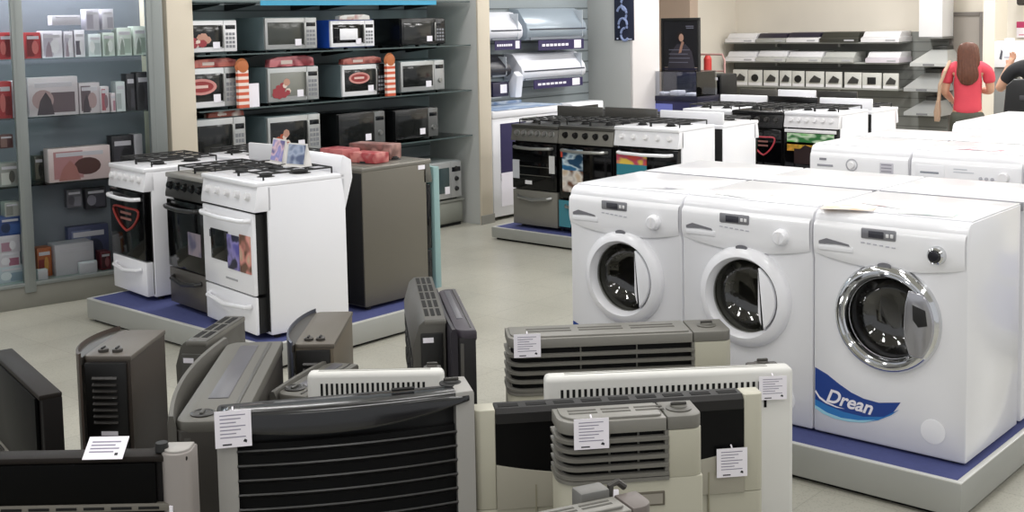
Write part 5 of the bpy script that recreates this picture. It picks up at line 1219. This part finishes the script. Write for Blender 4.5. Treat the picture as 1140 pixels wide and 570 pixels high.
    V4 = [(0, -.004*s, .965*s, .046*s, .050*s), (0, -.016*s, .94*s, .066*s, .064*s), (0, -.026*s, .885*s, .072*s, .058*s), (0, -.048*s, .82*s, .074*s, .040*s), (0, -.062*s, (.93-hairlen*.72)*s, .066*s, .032*s), (.004*s, -.062*s, (.93-hairlen)*s, .040*s, .022*s)]
    h_ = skin('hair', V4, [(i, i+1) for i in range(5)], hair, t, sub=4)
    for v in h_.data.vertices:   # loose wavy strands
        an = math.atan2(v.co.y+.03*s, v.co.x); k = max(0, min(1, (.93*s-v.co.z)/(.12*s)))
        f = 1+.05*math.sin(an*17+v.co.z*9)+k*.09*math.sin(v.co.z*38/s+an*3)
        v.co.x *= f; v.co.y = -.03*s+(v.co.y+.03*s)*(1+.06*math.sin(an*21+v.co.z*12))
    for sx in (-1, 1):
        b = MB(); b.prism([(-.045*s, 0), (.095*s, 0), (.09*s, .028*s), (.03*s, .045*s), (-.02*s, .06*s), (-.045*s, .04*s)], 'x', sx*.058*s-.03*s, sx*.058*s+.03*s, bev=.008*s); b.build('shoe', shoem, t)
    return t
p = hit(1078, 60, 'y', 11.6); top_z = hit(1076, 42, 'y', 11.6).z
W_H = top_z*1.0
wt = person('person seen from behind with long brown hair and a coral red top', Frame((p.x, 11.6, 0), .33), W_H, [[(-.118, .0, .79), (-.138, .01, .655), (-.10, .10, .60)], [(.118, .0, .79), (.136, .02, .66), (.07, .12, .66)]], mat('d14554', .75, noise=.12, scale=9), mat('4a4c42', .8), mat('5c3524', .5, noise=.4, scale=40), BLACKM, hairlen=.235, sleeve=1)
s = W_H
bf = Frame((p.x, 11.6, 0), .33)
t = thing('shoulder_bag', 'beige shoulder bag hanging at the left side of the red-topped person', 'bag', bf)
b = MB(); b.prism([(-.195*s, .47*s), (-.165*s, .47*s), (-.160*s, .52*s), (-.165*s, .60*s), (-.185*s, .60*s), (-.200*s, .53*s)], 'y', -.09*s, .07*s, bev=.012*s); b.build('pouch', mat('a58a74', .6), t)
b = MB(); pts = [(-.172*s, -.07*s, .595*s), (-.165*s, -.075*s, .70*s), (-.135*s, -.062*s, .79*s), (-.11*s, -.01*s, .848*s), (-.135*s, .058*s, .79*s), (-.170*s, .06*s, .70*s), (-.175*s, .055*s, .595*s)]
b.tube(pts, .011*s, seg=8); b.build('strap', mat('b59a82', .6), t)
p2 = hit(1159, 60, 'y', 10.75)
person('person in a dark jacket with raised forearm at the right picture edge', Frame((p2.x, 10.75, 0), .15), 1.60, [[(-.135, .0, .79), (-.215, .02, .675), (-.175, .07, .80)], [(.135, .0, .79), (.17, .01, .66), (.12, .10, .60)]], mat('17171b', .7, noise=.2, scale=12), mat('22242a', .8), mat('3a2a20', .5), BLACKM, hairlen=.14, sleeve=1)

xb_, _, zb_, zt_ = rectY(1119, 88, 1150, 128, 10.55)
t = thing('shoulder_bag', 'black bag hanging before the dark-jacketed person at the right edge', 'bag', Frame((xb_, 10.50, 0), .2))
b = MB(); b.prism([(0, zb_), (.34, zb_), (.31, zt_-.03), (.24, zt_), (.08, zt_), (.02, zt_-.06)], 'y', 0, .12, bev=.02); b.build('pouch', mat('101012', .5), t)
b = MB(); b.tube([(.20, .06, zt_-.01), (.24, .09, zt_+.03), (.29, .10, zt_+.04), (.33, .08, zt_+.0), (.33, .06, zt_-.05)], .012, seg=8); b.build('strap', mat('101012', .5), t)
B('clasp', mat('4a4a4e', .4, .5), t, .13, .20, -.006, .004, zb_+.13, zb_+.17, bev=.004)
# ------------------------------------------------------------------ light: rows of fluorescent ceiling lamps
def lamp(x, y, sx, sy, e, col=(1, .99, .985)):
    l = bpy.data.lights.new('ceiling_lamp', 'AREA'); l.shape = 'RECTANGLE'; l.size = sx; l.size_y = sy; l.energy = e; l.color = col
    o = bpy.data.objects.new('ceiling_lamp', l); COL.objects.link(o); o.location = (x, y, 3.36); return o
for x in (-6.3, -4.0, -1.7, .8):
    for y, k in ((-.6, .85), (2.0, .9), (4.6, .92), (7.2, 1.0), (9.8, 1.8), (12.4, 2.7)): lamp(x, y, .35, 1.5, LAMP*k)
wd = bpy.data.worlds.new('world'); SC.world = wd; wd.use_nodes = True
bg = wd.node_tree.nodes['Background']; bg.inputs[0].default_value = (.95, .97, 1, 1); bg.inputs[1].default_value = WORLD
vs = SC.view_settings; vs.view_transform = 'Standard'; vs.look = 'None'; vs.gamma = 1; vs.use_curve_mapping = False; vs.exposure = EXPO
SC.cycles.max_bounces = 8; SC.cycles.transparent_max_bounces = 12
